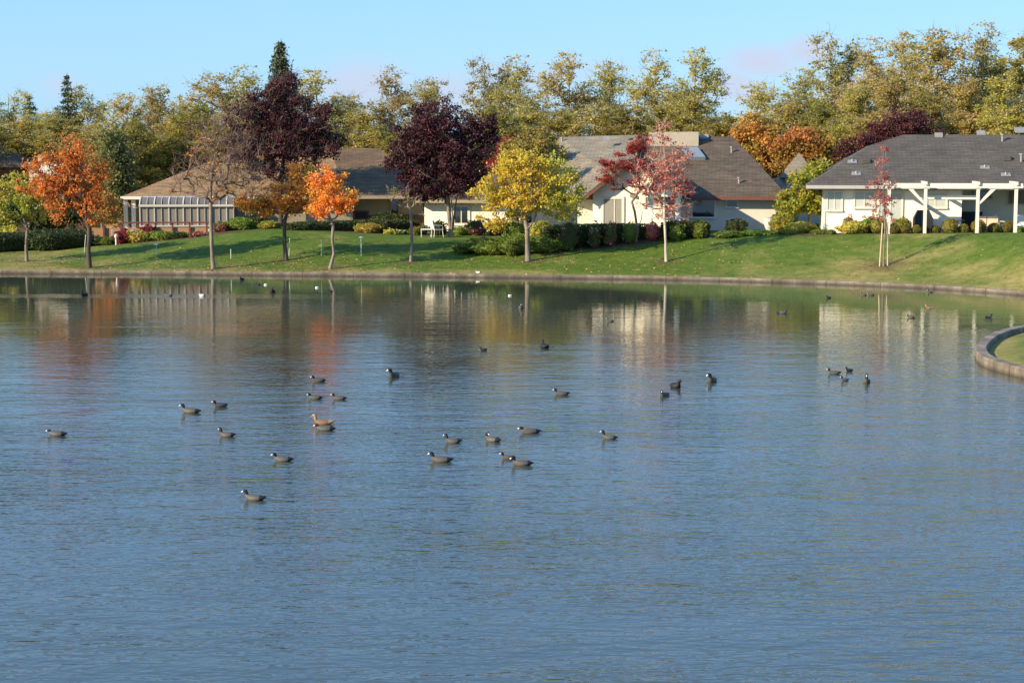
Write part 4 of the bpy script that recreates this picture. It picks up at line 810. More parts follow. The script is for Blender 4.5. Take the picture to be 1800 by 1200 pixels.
# pergola: its own white timber structure
ppg = empty('pergola', h.o, R(-9), label='white timber pergola before the grey-roofed house', cat='pergola')
yp = -2.4; posts = [(1562, 319), (1626, 316), (1718, 315), (1785, 311)]; xs_p = [h.on(a, 380, yp).x for a, _ in posts]; zt = h.on(1626, 324, yp).z
for k, x_ in enumerate(xs_p):
    mb = MB(); mb.box(x_ - .075, x_ + .075, yp - .075, yp + .075, -.35, zt - .02); mb.build('post', M['white'], ppg)
    mb = MB(); mb.box(x_ - .06, x_ + .06, yp - .24, .0, zt - .02, zt + .13); mb.build('rafter', M['white'], ppg)
zb_ = zt - .30
mb = MB(); mb.box(xs_p[0] - .3, xs_p[3] + .3, yp - .13, yp - .095, zt - .17, zt + .05); mb.box(xs_p[0] - .3, xs_p[3] + .3, yp + .095, yp + .13, zt - .17, zt + .05); mb.build('beam', M['white'], ppg)
for x_, sg in ((xs_p[1], -1), (xs_p[2], 1)):
    mb = MB(); mb.prism([(x_, yp - .05, zt - .95), (x_ + sg * .12, yp - .05, zt - .95), (x_ + sg * .85, yp - .05, zt - .22), (x_ + sg * .62, yp - .05, zt - .22)], (0, .1, 0)); mb.build('brace', M['white'], ppg)
mb = MB(); mb.box(xs_p[1] - .2, xs_p[2] + .1, yp + .5, yp + .62, zt - .75, zt - .55); mb.build('cross_beam', M['white'], ppg)
mb = MB(); mb.box(h.on(1560, 405, -.1).x, xend, -2.7, 2.85, -.5, .02); sl_ = mb.build('patio', M['patio']); sl_.location = h.o; sl_.rotation_euler = (0, 0, R(-9)); tag(sl_, kind='structure')
# roof fittings
def rvent(hh, px, py, n, P, name, kind='box', s=1.0, mt=None, par=None):
    s *= .6
    c = hh.plane(px, py, P, n); mb = MB()
    if kind == 'flat': mb.prism([c + Vector((-.35 * s, -.2 * s, -.05)), c + Vector((.35 * s, -.2 * s, -.05)), c + Vector((.35 * s, .25 * s, .12)), c + Vector((-.35 * s, .25 * s, .12))], (0, 0, .14 * s))
    elif kind == 'pipe': mb.tube([c - Vector((0, 0, .2)), c + Vector((0, 0, .55 * s))], [.06, .06], 10); mb.tube([c + Vector((0, 0, .5 * s)), c + Vector((0, 0, .62 * s))], [.11, .11], 10)
    elif kind == 'boot': mb.tube([c - Vector((0, 0, .1)), c + Vector((0, 0, .26 * s))], [.07, .045], 8); mb.prism([c + Vector((-.25, -.15, -.05)), c + Vector((.25, -.15, -.05)), c + Vector((.22, .15, .09)), c + Vector((-.22, .15, .09))], (0, 0, .03))
    else:   # hooded vent
        mb.prism([c + Vector((-.3 * s, -.35 * s, -.05)), c + Vector((-.3 * s, -.3 * s, .25 * s)), c + Vector((-.3 * s, .5 * s, .3 * s)), c + Vector((-.3 * s, .5 * s, 0))], (.6 * s, 0, 0))
    return mb.build(name, mt or M['metal_vent'], hh.e)
nr = nrm; rvent(h, 1650, 240, nr, E0, 'roof_vent', 'flat'); rvent(h, 1724, 236, nr, E0, 'roof_vent', 'flat'); rvent(h, 1762, 248, nr, E0, 'vent_pipe', 'pipe'); rvent(h, 1795, 284, nr, E0, 'vent_pipe', 'pipe', 1.1)
rvent(h, 1795, 232, nr, E0, 'skylight', 'flat', 1.6); rvent(h, 1770, 280, nr, E0, 'roof_vent', 'hood', 1.0, M['roof_grey']); rvent(h, 1523, 285, nr, E0, 'roof_vent', 'hood', 1.0, M['roof_grey'])
for px, py in ((1498, 285), (1505, 306), (1731, 295), (1768, 308)): rvent(h, px, py, nr, E0, 'vent_boot', 'boot')

# covered grill, patio furniture
def loc_on(hh, px, y): return (Matrix.Translation(hh.o) @ Matrix.Rotation(hh.a, 4, 'Z')) @ Vector((hh.on(px, 400, y).x, y, .02))
e = empty('covered_grill', loc_on(h, 1622, -.9), R(-9), label='barbecue under a black cover against the cream wall', cat='grill')
mb = MB(); mb.prism([(-.48, -.3, .05), (.48, -.3, .05), (.48, -.3, .8), (.28, -.3, 1.2), (-.28, -.3, 1.2), (-.48, -.3, .8)], (0, .6, 0)); mb.build('cover', M['dark'], e)
for sx in (-.4, .4): mb = MB(); mb.tube([(sx, -.2, .0), (sx, .2, .0)], [.06, .06], 8); mb.build('wheel', M['dark_iron'], e)
e = empty('patio_sofa', loc_on(h, 1735, -.8), R(-9), label='tan cushioned seat beside the third pergola post', cat='sofa')
mb = MB(); mb.box(-.55, .55, -.35, .35, .1, .45); mb.build('seat', M['fabric'], e); mb = MB(); mb.box(-.55, -.02, .2, .4, .45, .9); mb.box(.02, .55, .2, .4, .45, .9); mb.build('backrest', M['fabric'], e)
for sx in (-.5, .5):
    mb = MB(); mb.box(sx - .06, sx + .06, -.36, .36, 0, .62); mb.build('armrest', M['wood'], e)
def chair(loc, rz, label, mt, group, cat='chair'):
    e = empty('garden_chair', loc, rz, label=label, cat=cat, group=group)
    mb = MB(); mb.box(-.25, .25, -.25, .25, .4, .44); mb.build('seat', mt, e)
    mb = MB(); mb.prism([(-.25, .22, .44), (.25, .22, .44), (.25, .36, .95), (-.25, .36, .95)], (0, .03, 0)); mb.build('backrest', mt, e)
    for sx in (-1, 1):
        for sy in (-1, 1): mb = MB(); mb.tube([(sx * .23, sy * .23, .4), (sx * .26, sy * .28, 0)], [.022, .018], 6); mb.build('leg', mt, e)
        mb = MB(); mb.tube([(sx * .25, -.25, .4), (sx * .26, -.22, .64), (sx * .26, .26, .66)], [.02] * 3, 6); mb.build('armrest', mt, e)
    return e
chair(loc_on(h, 1762, -.3), R(60), 'pale metal patio chair between third and fourth post', M['white'], 'patio chairs')
chair(loc_on(h, 1796, -.5), R(-20), 'pale metal patio chair right of the fourth post', M['white'], 'patio chairs')
e = empty('patio_table', loc_on(h, 1681, -.9), 0, label='small dark patio table left of the recess', cat='table')
mb = MB(); mb.tube([(0, 0, .68), (0, 0, .72)], [.42, .42], 20); mb.build('table_top', M['dark_iron'], e)
for a in range(4): mb = MB(); mb.tube([(.3 * math.cos(a * 1.57), .3 * math.sin(a * 1.57), .68), (.34 * math.cos(a * 1.57), .34 * math.sin(a * 1.57), 0)], [.02, .02], 6); mb.build('leg', M['dark_iron'], e)
e = empty('storage_chest', loc_on(h, 1705, 2.1), R(-9), label='black chest in the shaded patio recess', cat='chest')
mb = MB(); mb.box(-.55, .55, -.3, .3, 0, .95); mb.build('box', M['dark'], e); mb = MB(); mb.box(-.58, .58, -.33, .33, .955, 1.03); mb.build('lid', M['dark'], e)

# --- middle: cream gabled house with brown roof
h = House('house', 1205, 94.2, R(-8), 'cream gabled house with brown shingle roof and sliding door, in the middle')
hm = h; zE = h.on(1290, 347, -.5).z; xL = h.on(1015, 380, 0).x; xR = h.on(1375, 380, 0).x; xW0 = h.on(1042, 380, -4.0).x; xW1 = h.on(1192, 380, -4.0).x
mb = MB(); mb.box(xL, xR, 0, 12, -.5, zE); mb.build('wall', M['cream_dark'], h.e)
p24 = R(25); nrm = Vector((0, -math.sin(p24), math.cos(p24))); E0 = Vector((xL - .3, -.5, zE)); E1 = Vector((h.on(1388, 348, -.5).x, -.5, zE))
R1 = h.plane(1288, 240, E0, nrm); R0 = Vector((h.plane(1105, 238, E0, nrm).x, R1.y, R1.z)); Bk1 = Vector((E1.x, R1.y * 2 + .5, zE)); Bk0 = Vector((E0.x, Bk1.y, zE))
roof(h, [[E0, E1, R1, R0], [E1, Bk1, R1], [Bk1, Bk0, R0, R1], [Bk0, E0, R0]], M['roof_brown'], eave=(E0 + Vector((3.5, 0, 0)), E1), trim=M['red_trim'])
# left roof plane, turned towards the sun; its sunlit tone is put into paler shingles
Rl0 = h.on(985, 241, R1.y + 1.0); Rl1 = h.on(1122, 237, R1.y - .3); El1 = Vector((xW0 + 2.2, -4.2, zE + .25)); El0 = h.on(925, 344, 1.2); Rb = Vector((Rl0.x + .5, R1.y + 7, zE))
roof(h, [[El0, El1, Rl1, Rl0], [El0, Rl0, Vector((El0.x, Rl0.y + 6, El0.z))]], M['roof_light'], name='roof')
# gabled wing
zw = h.on(1060, 337, -4.0).z; pk = h.on(1108, 284, -4.0); yb_ = 1.0
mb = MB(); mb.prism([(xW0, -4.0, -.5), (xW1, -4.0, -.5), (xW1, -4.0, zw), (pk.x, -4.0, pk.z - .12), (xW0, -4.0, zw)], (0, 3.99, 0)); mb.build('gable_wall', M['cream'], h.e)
mb = MB()
def slab(a, b2, y0, y1, th=.14):
    mb.prism([Vector((a[0], y0, a[1])), Vector((b2[0], y0, b2[1])), Vector((b2[0], y1, b2[1])), Vector((a[0], y1, a[1]))], (0, 0, th))
ov = .45; sl1 = (pk.z - zw) / (pk.x - xW0); sl2 = (pk.z - zw) / (xW1 - pk.x)
slab((xW0 - ov, zw - ov * sl1), (pk.x, pk.z), -4.55, 5.2); slab((pk.x + .003, pk.z), (xW1 + ov * .5, zw - ov * .5 * sl2), -4.55, 5.2); mb.build('gable_roof', M['roof_brown'], h.e)
mb = MB(); slab((xW0 - ov, zw - ov * sl1 - .12), (pk.x, pk.z - .1), -4.60, -4.56, .15); slab((pk.x + .01, pk.z - .1), (xW1 + ov * .5, zw - ov * .5 * sl2 - .12), -4.60, -4.56, .15); mb.build('rake_board', M['red_trim'], h.e)
# little entry gable right of it
pk2 = h.on(1169, 304, -5.1); a2_ = h.on(1141, 334, -5.1); b2_ = h.on(1196, 334, -5.1)
mb = MB(); mb.prism([(a2_.x, -5.1, a2_.z - .35), (b2_.x, -5.1, b2_.z - .35), (b2_.x, -5.1, b2_.z), (pk2.x, -5.1, pk2.z), (a2_.x, -5.1, a2_.z)], (0, 1.08, 0)); mb.build('porch_gable', M['cream'], h.e)
mb = MB(); slab((a2_.x - .3, a2_.z - .25), (pk2.x, pk2.z + .03), -5.4, .5, .12); slab((pk2.x + .003, pk2.z + .03), (b2_.x + .3, b2_.z - .25), -5.4, .5, .12); mb.build('porch_roof', M['roof_brown'], h.e)
for q in (b2_.x - .12, h.on(1143, 380, -5.1).x): mb = MB(); mb.box(q - .13, q + .13, -5.1, -4.84, -.5, a2_.z - .35); mb.build('porch_column', M['cream'], h.e)
h.winpx(1061, 1093, 350, 404, -4.0, M['curtain'], M['white'], fw=.14, mull=(.6,), name='sliding_door'); h.winpx(1135, 1158, 347, 362, -4.0, M['blind'], M['white'], fw=.12)
h.winpx(1167, 1188, 347, 382, -4.0, M['glass'], M['grey_trim']); h.winpx(1217, 1256, 346, 381, 0, M['glass'], M['white'], fw=.1); h.winpx(1278, 1296, 347, 363, 0, M['glass'], M['white'])  # first pane stands in for the dark, shaded recess under the porch
# chimney box, skylight, vents
c0 = h.on(1140, 248, R1.y - 1.2); c1 = h.on(1228, 232, R1.y - 1.2); mb = MB(); mb.box(c0.x, c1.x, R1.y - 1.2, R1.y + .6, c0.z - .6, c1.z); mb.build('chimney', M['chimney_clad'], h.e)
a = h.plane(1203, 281, E0, nrm); mb = MB()
q = [h.plane(1212, 282, E0, nrm), h.plane(1240, 282, E0, nrm), h.plane(1226, 264, E0, nrm), h.plane(1198, 264, E0, nrm)]
mb.prism([v + nrm * .0 for v in q], nrm * .22); mb.build('skylight', M['skylight'], h.e)
rvent(h, 1238, 243, nrm, E0, 'roof_vent', 'flat', 1.2); rvent(h, 1286, 268, nrm, E0, 'vent_pipe', 'pipe', .9); rvent(h, 1299, 322, nrm, E0, 'vent_pipe', 'pipe', .9)
nl = (El1 - El0).cross(Rl0 - El0).normalized(); rvent(h, 1066, 246, nl, El0, 'roof_vent', 'flat'); rvent(h, 988, 249, nl, El0, 'vent_pipe', 'pipe', .7)
# left wing with white walls seen under the purple tree
y1 = 2.5; xa = h.on(746, 380, y1).x; xb = h.on(1035, 380, y1).x; zt_ = h.on(800, 352, y1).z
mb = MB(); mb.box(xa, xb, y1, 10, -.7, zt_); mb.build('wing_wall', M['cream'], h.e)
p_ = Vector((xa - .4, y1 - .5, zt_)); q_ = Vector((xb + .4, y1 - .5, zt_)); roof(h, [[p_, q_, q_ + Vector((0, 4, 1.5)), p_ + Vector((1.5, 4, 1.5))], [p_, p_ + Vector((1.5, 4, 1.5)), p_ + Vector((0, 8, 0))]], M['roof_brown'], name='wing_roof', eave=(p_, q_), trim=M['taupe'])
h.winpx(800, 822, 364, 392, y1, M['glass'], M['white'], fw=.15, mull=(.5,)); h.winpx(900, 935, 364, 392, y1, M['glass'], M['white'])
mb = MB(); e1 = h.on(956, 345, y1 - 2).x; e2 = h.on(1014, 345, y1 - 2).x; zz = h.on(980, 342, y1 - 2).z; mb.box(e1, e2, y1 - 2, y1 - .66, zz - .12, zz + .1); mb.build('patio_cover', M['red_trim'], h.e)
# pointed shingled roof behind
b_ = G(1402, 101); e = empty('pavilion', b_, R(38), label='pointed shingled pavilion roof between the two right houses', cat='pavilion')
zt_ = at(1402, 268, 101).z - b_.z; mb = MB(); zl = at(1402, 312, 101).z - b_.z
for k in range(4): a1 = k * 1.5708; mb.poly([(1.6 * math.cos(a1) , 1.6 * math.sin(a1), zl), (1.6 * math.cos(a1 + 1.5708), 1.6 * math.sin(a1 + 1.5708), zl), (0, 0, zt_)])
mb.poly([(1.6 * math.cos(k * 1.5708), 1.6 * math.sin(k * 1.5708), zl - .003) for k in range(4)]); mb.build('roof', M['roof_light'], e)
mb = MB(); mb.box(-.95, .95, -.95, .95, -.3, zl - .01); mb.build('wall', M['cream_dark'], e)

# --- left: brown house with tan hip roof and glass sunroom
h = House('house', 222, 99, R(5), 'brown house with tan hip roof and white-framed glass sunroom, at left', zb=1.35)
zE = h.on(300, 346, -.6).z; xR = h.on(745, 380, 0).x; mb = MB(); mb.box(0, h.on(620, 380, 0).x, 0, 11, -.6, zE); mb.box(h.on(620, 380, 0).x + .005, xR, .8, 11, -.6, zE); mb.build('wall', M['taupe'], h.e)
E0 = Vector((h.on(212, 346, -.6).x, -.6, zE)); E1 = Vector((xR + .5, -.6, zE)); pn = R(23); nrm = Vector((0, -math.sin(pn), math.cos(pn)))
ridge_y = 6.0; rz_ = zE + (ridge_y + .6) * math.tan(pn); xr0 = E0.x + 6.6; xr1 = E1.x - 3.0
R0 = Vector((xr0, ridge_y, rz_)); R1 = Vector((xr1, ridge_y, rz_)); B0 = Vector((E0.x, 12.6, zE)); B1 = Vector((E1.x, 12.6, zE))
k6 = (h.on(604, 346, -.6).x - E0.x) / (E1.x - E0.x); Em = E0.lerp(E1, k6); k7 = min(.95, max(.05, (Em.x - R0.x - .8) / (R1.x - R0.x))); Rm = R0.lerp(R1, k7)
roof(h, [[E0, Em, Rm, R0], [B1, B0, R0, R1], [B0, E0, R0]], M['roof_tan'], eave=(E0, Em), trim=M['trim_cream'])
roof(h, [[Em, E1, R1, Rm], [E1, B1, R1]], M['roof_tan_shaded'], eave=(Em, E1), trim=M['taupe'])  # right slope's shade is put into a darker copy of the tan
for pa, pb in ((688, 700),): h.winpx(pa, pb, 352, 375, .8, M['glass'], M['wood'])
h.winpx(626, 646, 373, 383, .8, M['dark'], M['red_trim'], sill=False)
for px in (221, 235): q = h.on(px, 380, -.5); mb = MB(); mb.box(q.x - .12, q.x + .12, -.55, -.32, -.6, zE - .16); mb.build('porch_post', M['trim_cream'], h.e)
# chimney stack half hidden by the purple tree
c0 = h.on(540, 272, 7.0); mb = MB(); mb.box(c0.x - .35, c0.x + .35, 6.9, 7.6, rz_ - 1.5, h.on(540, 250, 7).z); mb.build('chimney', M['cream'], h.e)
# sunroom: curved glass lean-to, a part of the house
s0 = h.on(246, 380, -1.7).x; s1 = h.on(411, 380, -1.7).x; zg = h.on(300, 361, -1.7).z; zt_ = h.on(300, 346, -1.0).z; zs = h.on(300, 396, -1.7).z
sun = MB(); sun.box(s0, s1, -1.7, -.005, -.6, zs); sr = sun.build('sunroom', M['cream_dark'], h.e)
prof = [(-1.68, zs)] + [(-1.68 + .95 * (1 - math.cos(a * math.pi / 12)), zg + (zt_ - zg) * math.sin(a * math.pi / 12)) for a in range(0, 7)]
mb = MB()
for k in range(len(prof) - 1): mb.poly([(s0, prof[k][0], prof[k][1]), (s1, prof[k][0], prof[k][1]), (s1, prof[k + 1][0], prof[k + 1][1]), (s0, prof[k + 1][0], prof[k + 1][1])], 0 if k else 1)
for xx in (s0, s1): mb.poly([(xx, y_, z_) for y_, z_ in prof] + [(xx, -.01, prof[-1][1]), (xx, -.01, zs)], 1)
mb.build('glazing', [M['solar'], M['blind']], sr)
for k in range(14):
    xx = s0 + (s1 - s0) * k / 13; mb = MB(); wd = .032 if k % 2 == 0 else .012
    for j in range(len(prof) - 1):
        a, b2 = prof[j], prof[j + 1]; mb.prism([(xx - wd, a[0] - .05, a[1]), (xx + wd, a[0] - .05, a[1]), (xx + wd, b2[0] - .05, b2[1] + .03), (xx - wd, b2[0] - .05, b2[1] + .03)], (0, .045, 0))
    mb.build('glazing_bar', M['trim_pale'], sr)
mb = MB(); mb.box(s0 - .05, s1 + .05, -1.80, -1.735, zg - .08, zg + .05); mb.build('frame_rail', M['trim_pale'], sr); mb = MB(); mb.box(s0 - .05, s1 + .05, -1.80, -1.735, zs - .08, zs); mb.build('frame_rail', M['trim_pale'], sr)
# deck railing, fences, parapet and roof at the far left
e = empty('deck_railing', loc_on(h, 225, -2.6), R(5), label='low red-brown wooden deck railing in front of the sunroom', cat='railing'); gz = .35
xa, xb = -2.3, 4.4
for xx in np.linspace(xa, xb, 8): mb = MB(); mb.box(xx - .05, xx + .05, -.05, .05, -.6, .55); mb.build('post', M['red_trim'], e)
mb = MB(); mb.box(xa - .1, xb + .1, -.09, .09, .553, .63); mb.build('rail', M['red_trim'], e); mb = MB(); mb.box(xa, xb, .055, .085, -.3, .3); mb.build('boards', M['wood'], e)
def fence(px0, px1, ytop, Y, mt, label, Hb=1.9):
    a = at(px0, ytop, Y); b2 = at(px1, ytop, Y); g = ground(a.x, Y); e = empty('fence', Vector((a.x, Y, g)), 0, label=label, cat='fence'); L = b2.x - a.x; H_ = a.z - g; n_ = max(3, int(L / .16))
    mb = MB()
    for k in range(n_): mb.box(L * k / n_, L * (k + .93) / n_, 0, .025, -.2, H_ + .01 * (k % 3))
    mb.build('boards', mt, e)
    for k in range(int(L / 2.4) + 1): mb = MB(); mb.box(k * 2.4 - .05, k * 2.4 + .05, .03, .13, -.2, H_ + .05); mb.build('post', mt, e)
fence(172, 216, 384, 100, M['fence_tan'], 'sunlit tan board fence joining the brown house at its left'); fence(-90, 150, 384, 103, M['fence_dark'], 'dark board fence behind the left hedges'); fence(636, 760, 378, 101, M['fence_dark'], 'dark board fence between brown house and white wing')
h = House('house', -60, 112, R(0), 'far left house with dark roof, mostly cut off by the picture edge')
a = h.on(-140, 290, 0); b2 = h.on(30, 290, 0); mb = MB(); mb.box(a.x, b2.x, 0, 8, -.5, a.z); mb.build('wall', M['fence_dark'], h.e)
roof(h, [[(a.x - .4, -.5, a.z), (b2.x + .4, -.5, a.z), (b2.x - 3, 4, a.z + 1.6), (a.x, 4, a.z + 1.6)], [(b2.x + .4, -.5, a.z), (b2.x + .4, 8.5, a.z), (b2.x - 3, 4, a.z + 1.6)]], M['roof_brown'])
h = House('house', 60, 106, R(0), 'white stucco house with stepped parapet glimpsed behind orange tree')
mb = MB(); a = h.on(50, 286, 0); b2 = h.on(112, 282, 0); mb.box(a.x, b2.x, 0, 6, a.z - 1.1, a.z); st = h.on(66, 273, 0); st2 = h.on(72, 273, 0); mb.box(st.x, st2.x + .1, .02, 1, a.z + .002, st.z); mb.build('parapet', M['white'], h.e); mb = MB(); mb.box(a.x + .1, b2.x - .1, .1, 5.9, -.5, a.z - 1.103); mb.build('wall', M['taupe'], h.e); h.winpx(54, 62, 292, 300, 0, M['glass'], M['grey_trim'])

# ------------------------------------------------------------------ small garden things
p = hit(752, 421); p = G(768, 93.2); chair(p, R(115), 'white garden chair facing left beside purple tree stems', M['white'], None)
e = empty('garden_table', G(750, 93.2), 0, label='low white garden table at left of white chair', cat='table'); mb = MB(); mb.box(-.32, .32, -.25, .25, .40, .45); mb.build('table_top', M['white'], e)
for sx in (-.28, .28):
    for sy in (-.2, .2): mb = MB(); mb.tube([(sx, sy, .4), (sx, sy, -.05)], [.025, .02], 6); mb.build('leg', M['white'], e)
ST = 'thin pale marker stakes on the lawn'
for px, yt, yb, lean, mush, lab in [(86, 414, 436, .03, 0, 'thin pale marker stake before the left hedges'), (148, 415, 444, .04, 0, 'thin leaning marker stake beside the orange tree trunk'), (275, 430, 448, 0, 1, 'short capped lawn stake below the sunroom bed'), (406, 440, 455, 0, 0, 'short marker stake right of the bare tree'),
                             (508, 421, 450, .02, 0, 'marker stake touching the dark trunk'), (565, 423, 449, 0, 0, 'marker stake just left of the red tree trunk'), (635, 418, 450, 0, 1, 'tall capped lawn stake right of the red tree'), (197, 390, 413, 0, 0, 'thin grey post left of the deck railing')]:
    b_ = hit(px, yb) if yb > 420 else G(px, 95); hh = (yb - yt) * b_.y / F; e = empty('marker_stake', b_, 0, label=lab, cat='stake', group=ST)
    mb = MB(); mb.tube([(0, 0, -.1), (lean * hh * 3, 0, hh)], [.022, .022], 8); mb.build('shaft', M['stake_pale'], e)
    mb = MB(); mb.tube([(lean * hh * 3, 0, hh + .001), (lean * hh * 3, 0, hh + .06)], [.14 if mush else .03, .02], 10); mb.build('cap', M['stake_pale'], e)
e = empty('small_sign', G(145.5, 95.6), 0, label='small white arched garden marker behind the left hedge', cat='marker'); zz = at(145, 405, 95.6).z - e.location.z; mb = MB(); mb.tube([(-.12, 0, 0), (-.12, 0, zz - .1), (0, 0, zz), (.12, 0, zz - .1), (.12, 0, 0)], [.04] * 5, 8); mb.build('arch', M['white'], e)
e = empty('garden_lantern', G(203.5, 94.0), 0, label='small white post lantern beside burgundy shrub', cat='lantern'); zz = at(203, 414, 94.0).z - e.location.z; mb = MB(); mb.tube([(0, 0, -.1), (0, 0, zz - .12)], [.05, .05], 8); mb.build('post', M['white'], e); mb = MB(); mb.tube([(0, 0, zz - .12), (0, 0, zz + .02), (0, 0, zz + .1)], [.09, .1, .01], 8); mb.build('lantern_head', M['white'], e)
e = empty('garden_urn', G(1352, 90.4), 0, label='grey-white urn against the shaded grey wall', cat='urn'); mb = MB(); mb.tube([(0, 0, 0), (0, 0, .08), (0, 0, .3), (0, 0, .75), (0, 0, .8)], [.18, .14, .24, .3, .33], 16); mb.build('bowl', M['cream_dark'], e)
mb = MB(); mb.tube([(0, 0, -.2), (0, 0, -.001)], [.22, .2], 12); mb.build('foot', M['cream_dark'], e)

# fallen leaves under the trees: uncountable scatter
rs = np.random.RandomState(5); P = []
for k in TB:
    for _ in range({'Fs': 60, 'I': 60, 'A': 160}.get(k, 260)):
        X = TB[k].x + rs.normal() * 2.2 + .5; Y = TB[k].y + rs.normal() * 1.3
        if Y > shoreY(X) + .05: P.append((X, Y, (ground(X, Y) if Y > shoreY(X) + KW else KH) + .02))
for _ in range(2200):
    X = rs.uniform(-30, 26); Y = shoreY(X) + rs.uniform(.1, 9); P.append((X, Y, (ground(X, Y) if Y > shoreY(X) + KW else KH) + .02))
tag(quads_obj('fallen_leaves', leaf_quads(rs, np.array(P), .055, 3.0), 0, M['leaf_fallen']), 'scattered fallen autumn leaves on the lawn and kerb', 'leaves', kind='stuff')

P = []
for _ in range(150):
    X = rs.uniform(-27, 24); P.append((X, shoreY(X) - abs(rs.normal()) * .9 - .05, .006))
tag(quads_obj('floating_leaves', leaf_quads(rs, np.array(P), .05, 60.0), 0, M['leaf_fallen']), 'fallen leaves floating on the water along the far kerb', 'leaves', kind='stuff')

# ------------------------------------------------------------------ water birds
def bird_mat(name, col, rough=.6):
    return plain(name, col, rough, .25, 12)
M['coot_body'] = bird_mat('coot_feather', (.078, .072, .062)); M['coot_head'] = bird_mat('coot_head_black', (.012, .012, .015)); M['bill_white'] = bird_mat('bill_white', (.75, .73, .68))
M['duck_brown'] = bird_mat('duck_brown_feather', (.17, .095, .05)); M['duck_tan'] = bird_mat('duck_tan_feather', (.30, .20, .11)); M['bill_olive'] = bird_mat('bill_olive', (.25, .17, .05)); M['duck_white'] = bird_mat('white_feather', (.72, .70, .66))
def bird_mesh(name, neck=1.0, turn=0.0, stretch=1.0, mats=None, bill=1.0, headz=0.0, tailup=0.0, side_white=False):
    rings = [(-.205, .055 + tailup, .004, .004, 1), (-.185, .055 + tailup * .8, .03, .014, 1), (-.15, .052 + tailup * .3, .055, .032, 1), (-.10, .045, .078, .055, 0), (-.04, .040, .088, .068, 0), (.02, .038, .086, .070, 0), (.07, .042, .072, .066, 0),
             (.105, .055, .052, .054, 0), (.122, .078, .042, .042, 0), (.128, .08 + .026 * neck, .033, .034, 2), (.133, .08 + .052 * neck, .029, .031, 2), (.142, .08 + .076 * neck + headz, .032, .034, 2), (.163, .08 + .084 * neck + headz, .030, .031, 2),
             (.180, .08 + .081 * neck + headz, .021, .019, 2), (.190, .08 + .075 * neck + headz, .012, .014, 3), (.205, .08 + .068 * neck + headz, .009, .010, 3), (.205 + .018 * bill, .08 + .060 * neck + headz, .003, .003, 3)]
    n = 14; V = []; Fc = []; I = []; piv = (.128, .08)
    for k, (x, z, ry, rz_, mi) in enumerate(rings):
        a = rings[max(k - 1, 0)]; b = rings[min(k + 1, len(rings) - 1)]; d = Vector((b[0] - a[0], 0, b[1] - a[1])).normalized()
        if k < 8: d = Vector((1, 0, 0))
        if k in (8,): d = Vector((.6, 0, .8))
        if k >= 12: d = Vector((1, 0, -.25)).normalized()
        up = Vector((-d.z, 0, d.x))
        for j in range(n):
            an = 2 * math.pi * j / n; p = Vector((x * (stretch if k < 8 else 1) + (.12 * (stretch - 1) if k >= 8 else 0), 0, z)) + Vector((0, 1, 0)) * ry * math.cos(an) + up * rz_ * math.sin(an)
            if k >= 10 and turn:
                ang = turn * min(1, (k - 9) / 3); q = p - Vector((piv[0] + .12 * (stretch - 1), 0, 0)); p = Vector((q.x * math.cos(ang) - q.y * math.sin(ang), q.x * math.sin(ang) + q.y * math.cos(ang), q.z)) + Vector((piv[0] + .12 * (stretch - 1), 0, 0))
            V.append(p)
    for k in range(len(rings) - 1):
        for j in range(n):
            j2 = (j + 1) % n; Fc.append((k * n + j, k * n + j2, (k + 1) * n + j2, (k + 1) * n + j)); mi = rings[k][4]
            if side_white and 2 <= k <= 5 and not (math.sin(2 * math.pi * (j + .5) / n) > .75): mi = 4
            I.append(mi)
    Fc.append(tuple(range(n))[::-1]); I.append(1); Fc.append(tuple((len(rings) - 1) * n + j for j in range(n))); I.append(3)
    me = bpy.data.meshes.new(name); me.from_pydata([tuple(v) for v in V], [], Fc)
    for mm in mats: me.materials.append(mm)
    me.polygons.foreach_set('material_index', I); me.polygons.foreach_set('use_smooth', [True] * len(Fc)); return me
CM = [M['coot_body'], M['coot_head'], M['coot_head'], M['bill_white']]
BM = {'n': bird_mesh('coot', mats=CM), 'long': bird_mesh('coot', 1.45, mats=CM), 'low': bird_mesh('coot', .55, mats=CM, headz=-.01, stretch=1.12), 'back': bird_mesh('coot', .9, 2.6, mats=CM), 'str': bird_mesh('coot', 1.05, .25, 1.12, mats=CM, tailup=.01), 'side': bird_mesh('coot', 1.0, -.7, mats=CM),
      'n2': bird_mesh('coot', .8, .45, 1.05, mats=CM), 'n3': bird_mesh('coot', 1.2, -.6, .95, mats=CM, tailup=.015), 'black': bird_mesh('coot', .9, .3, .85, mats=[M['coot_head']] * 4, tailup=.02), 'mallard': bird_mesh('duck', 1.25, .1, 1.15, mats=[M['duck_brown'], M['duck_tan'], M['duck_tan'], M['bill_olive']], bill=2.2, tailup=.02),
      'pied': bird_mesh('duck', .95, 0, 1.0, mats=[M['coot_head'], M['coot_head'], M['coot_head'], M['bill_olive'], M['duck_white']], side_white=True), 'pale': bird_mesh('duck', .9, 0, 1.0, mats=[M['duck_white'], M['coot_body'], M['duck_tan'], M['bill_olive']])}
CG = 'coots scattered over the pond'
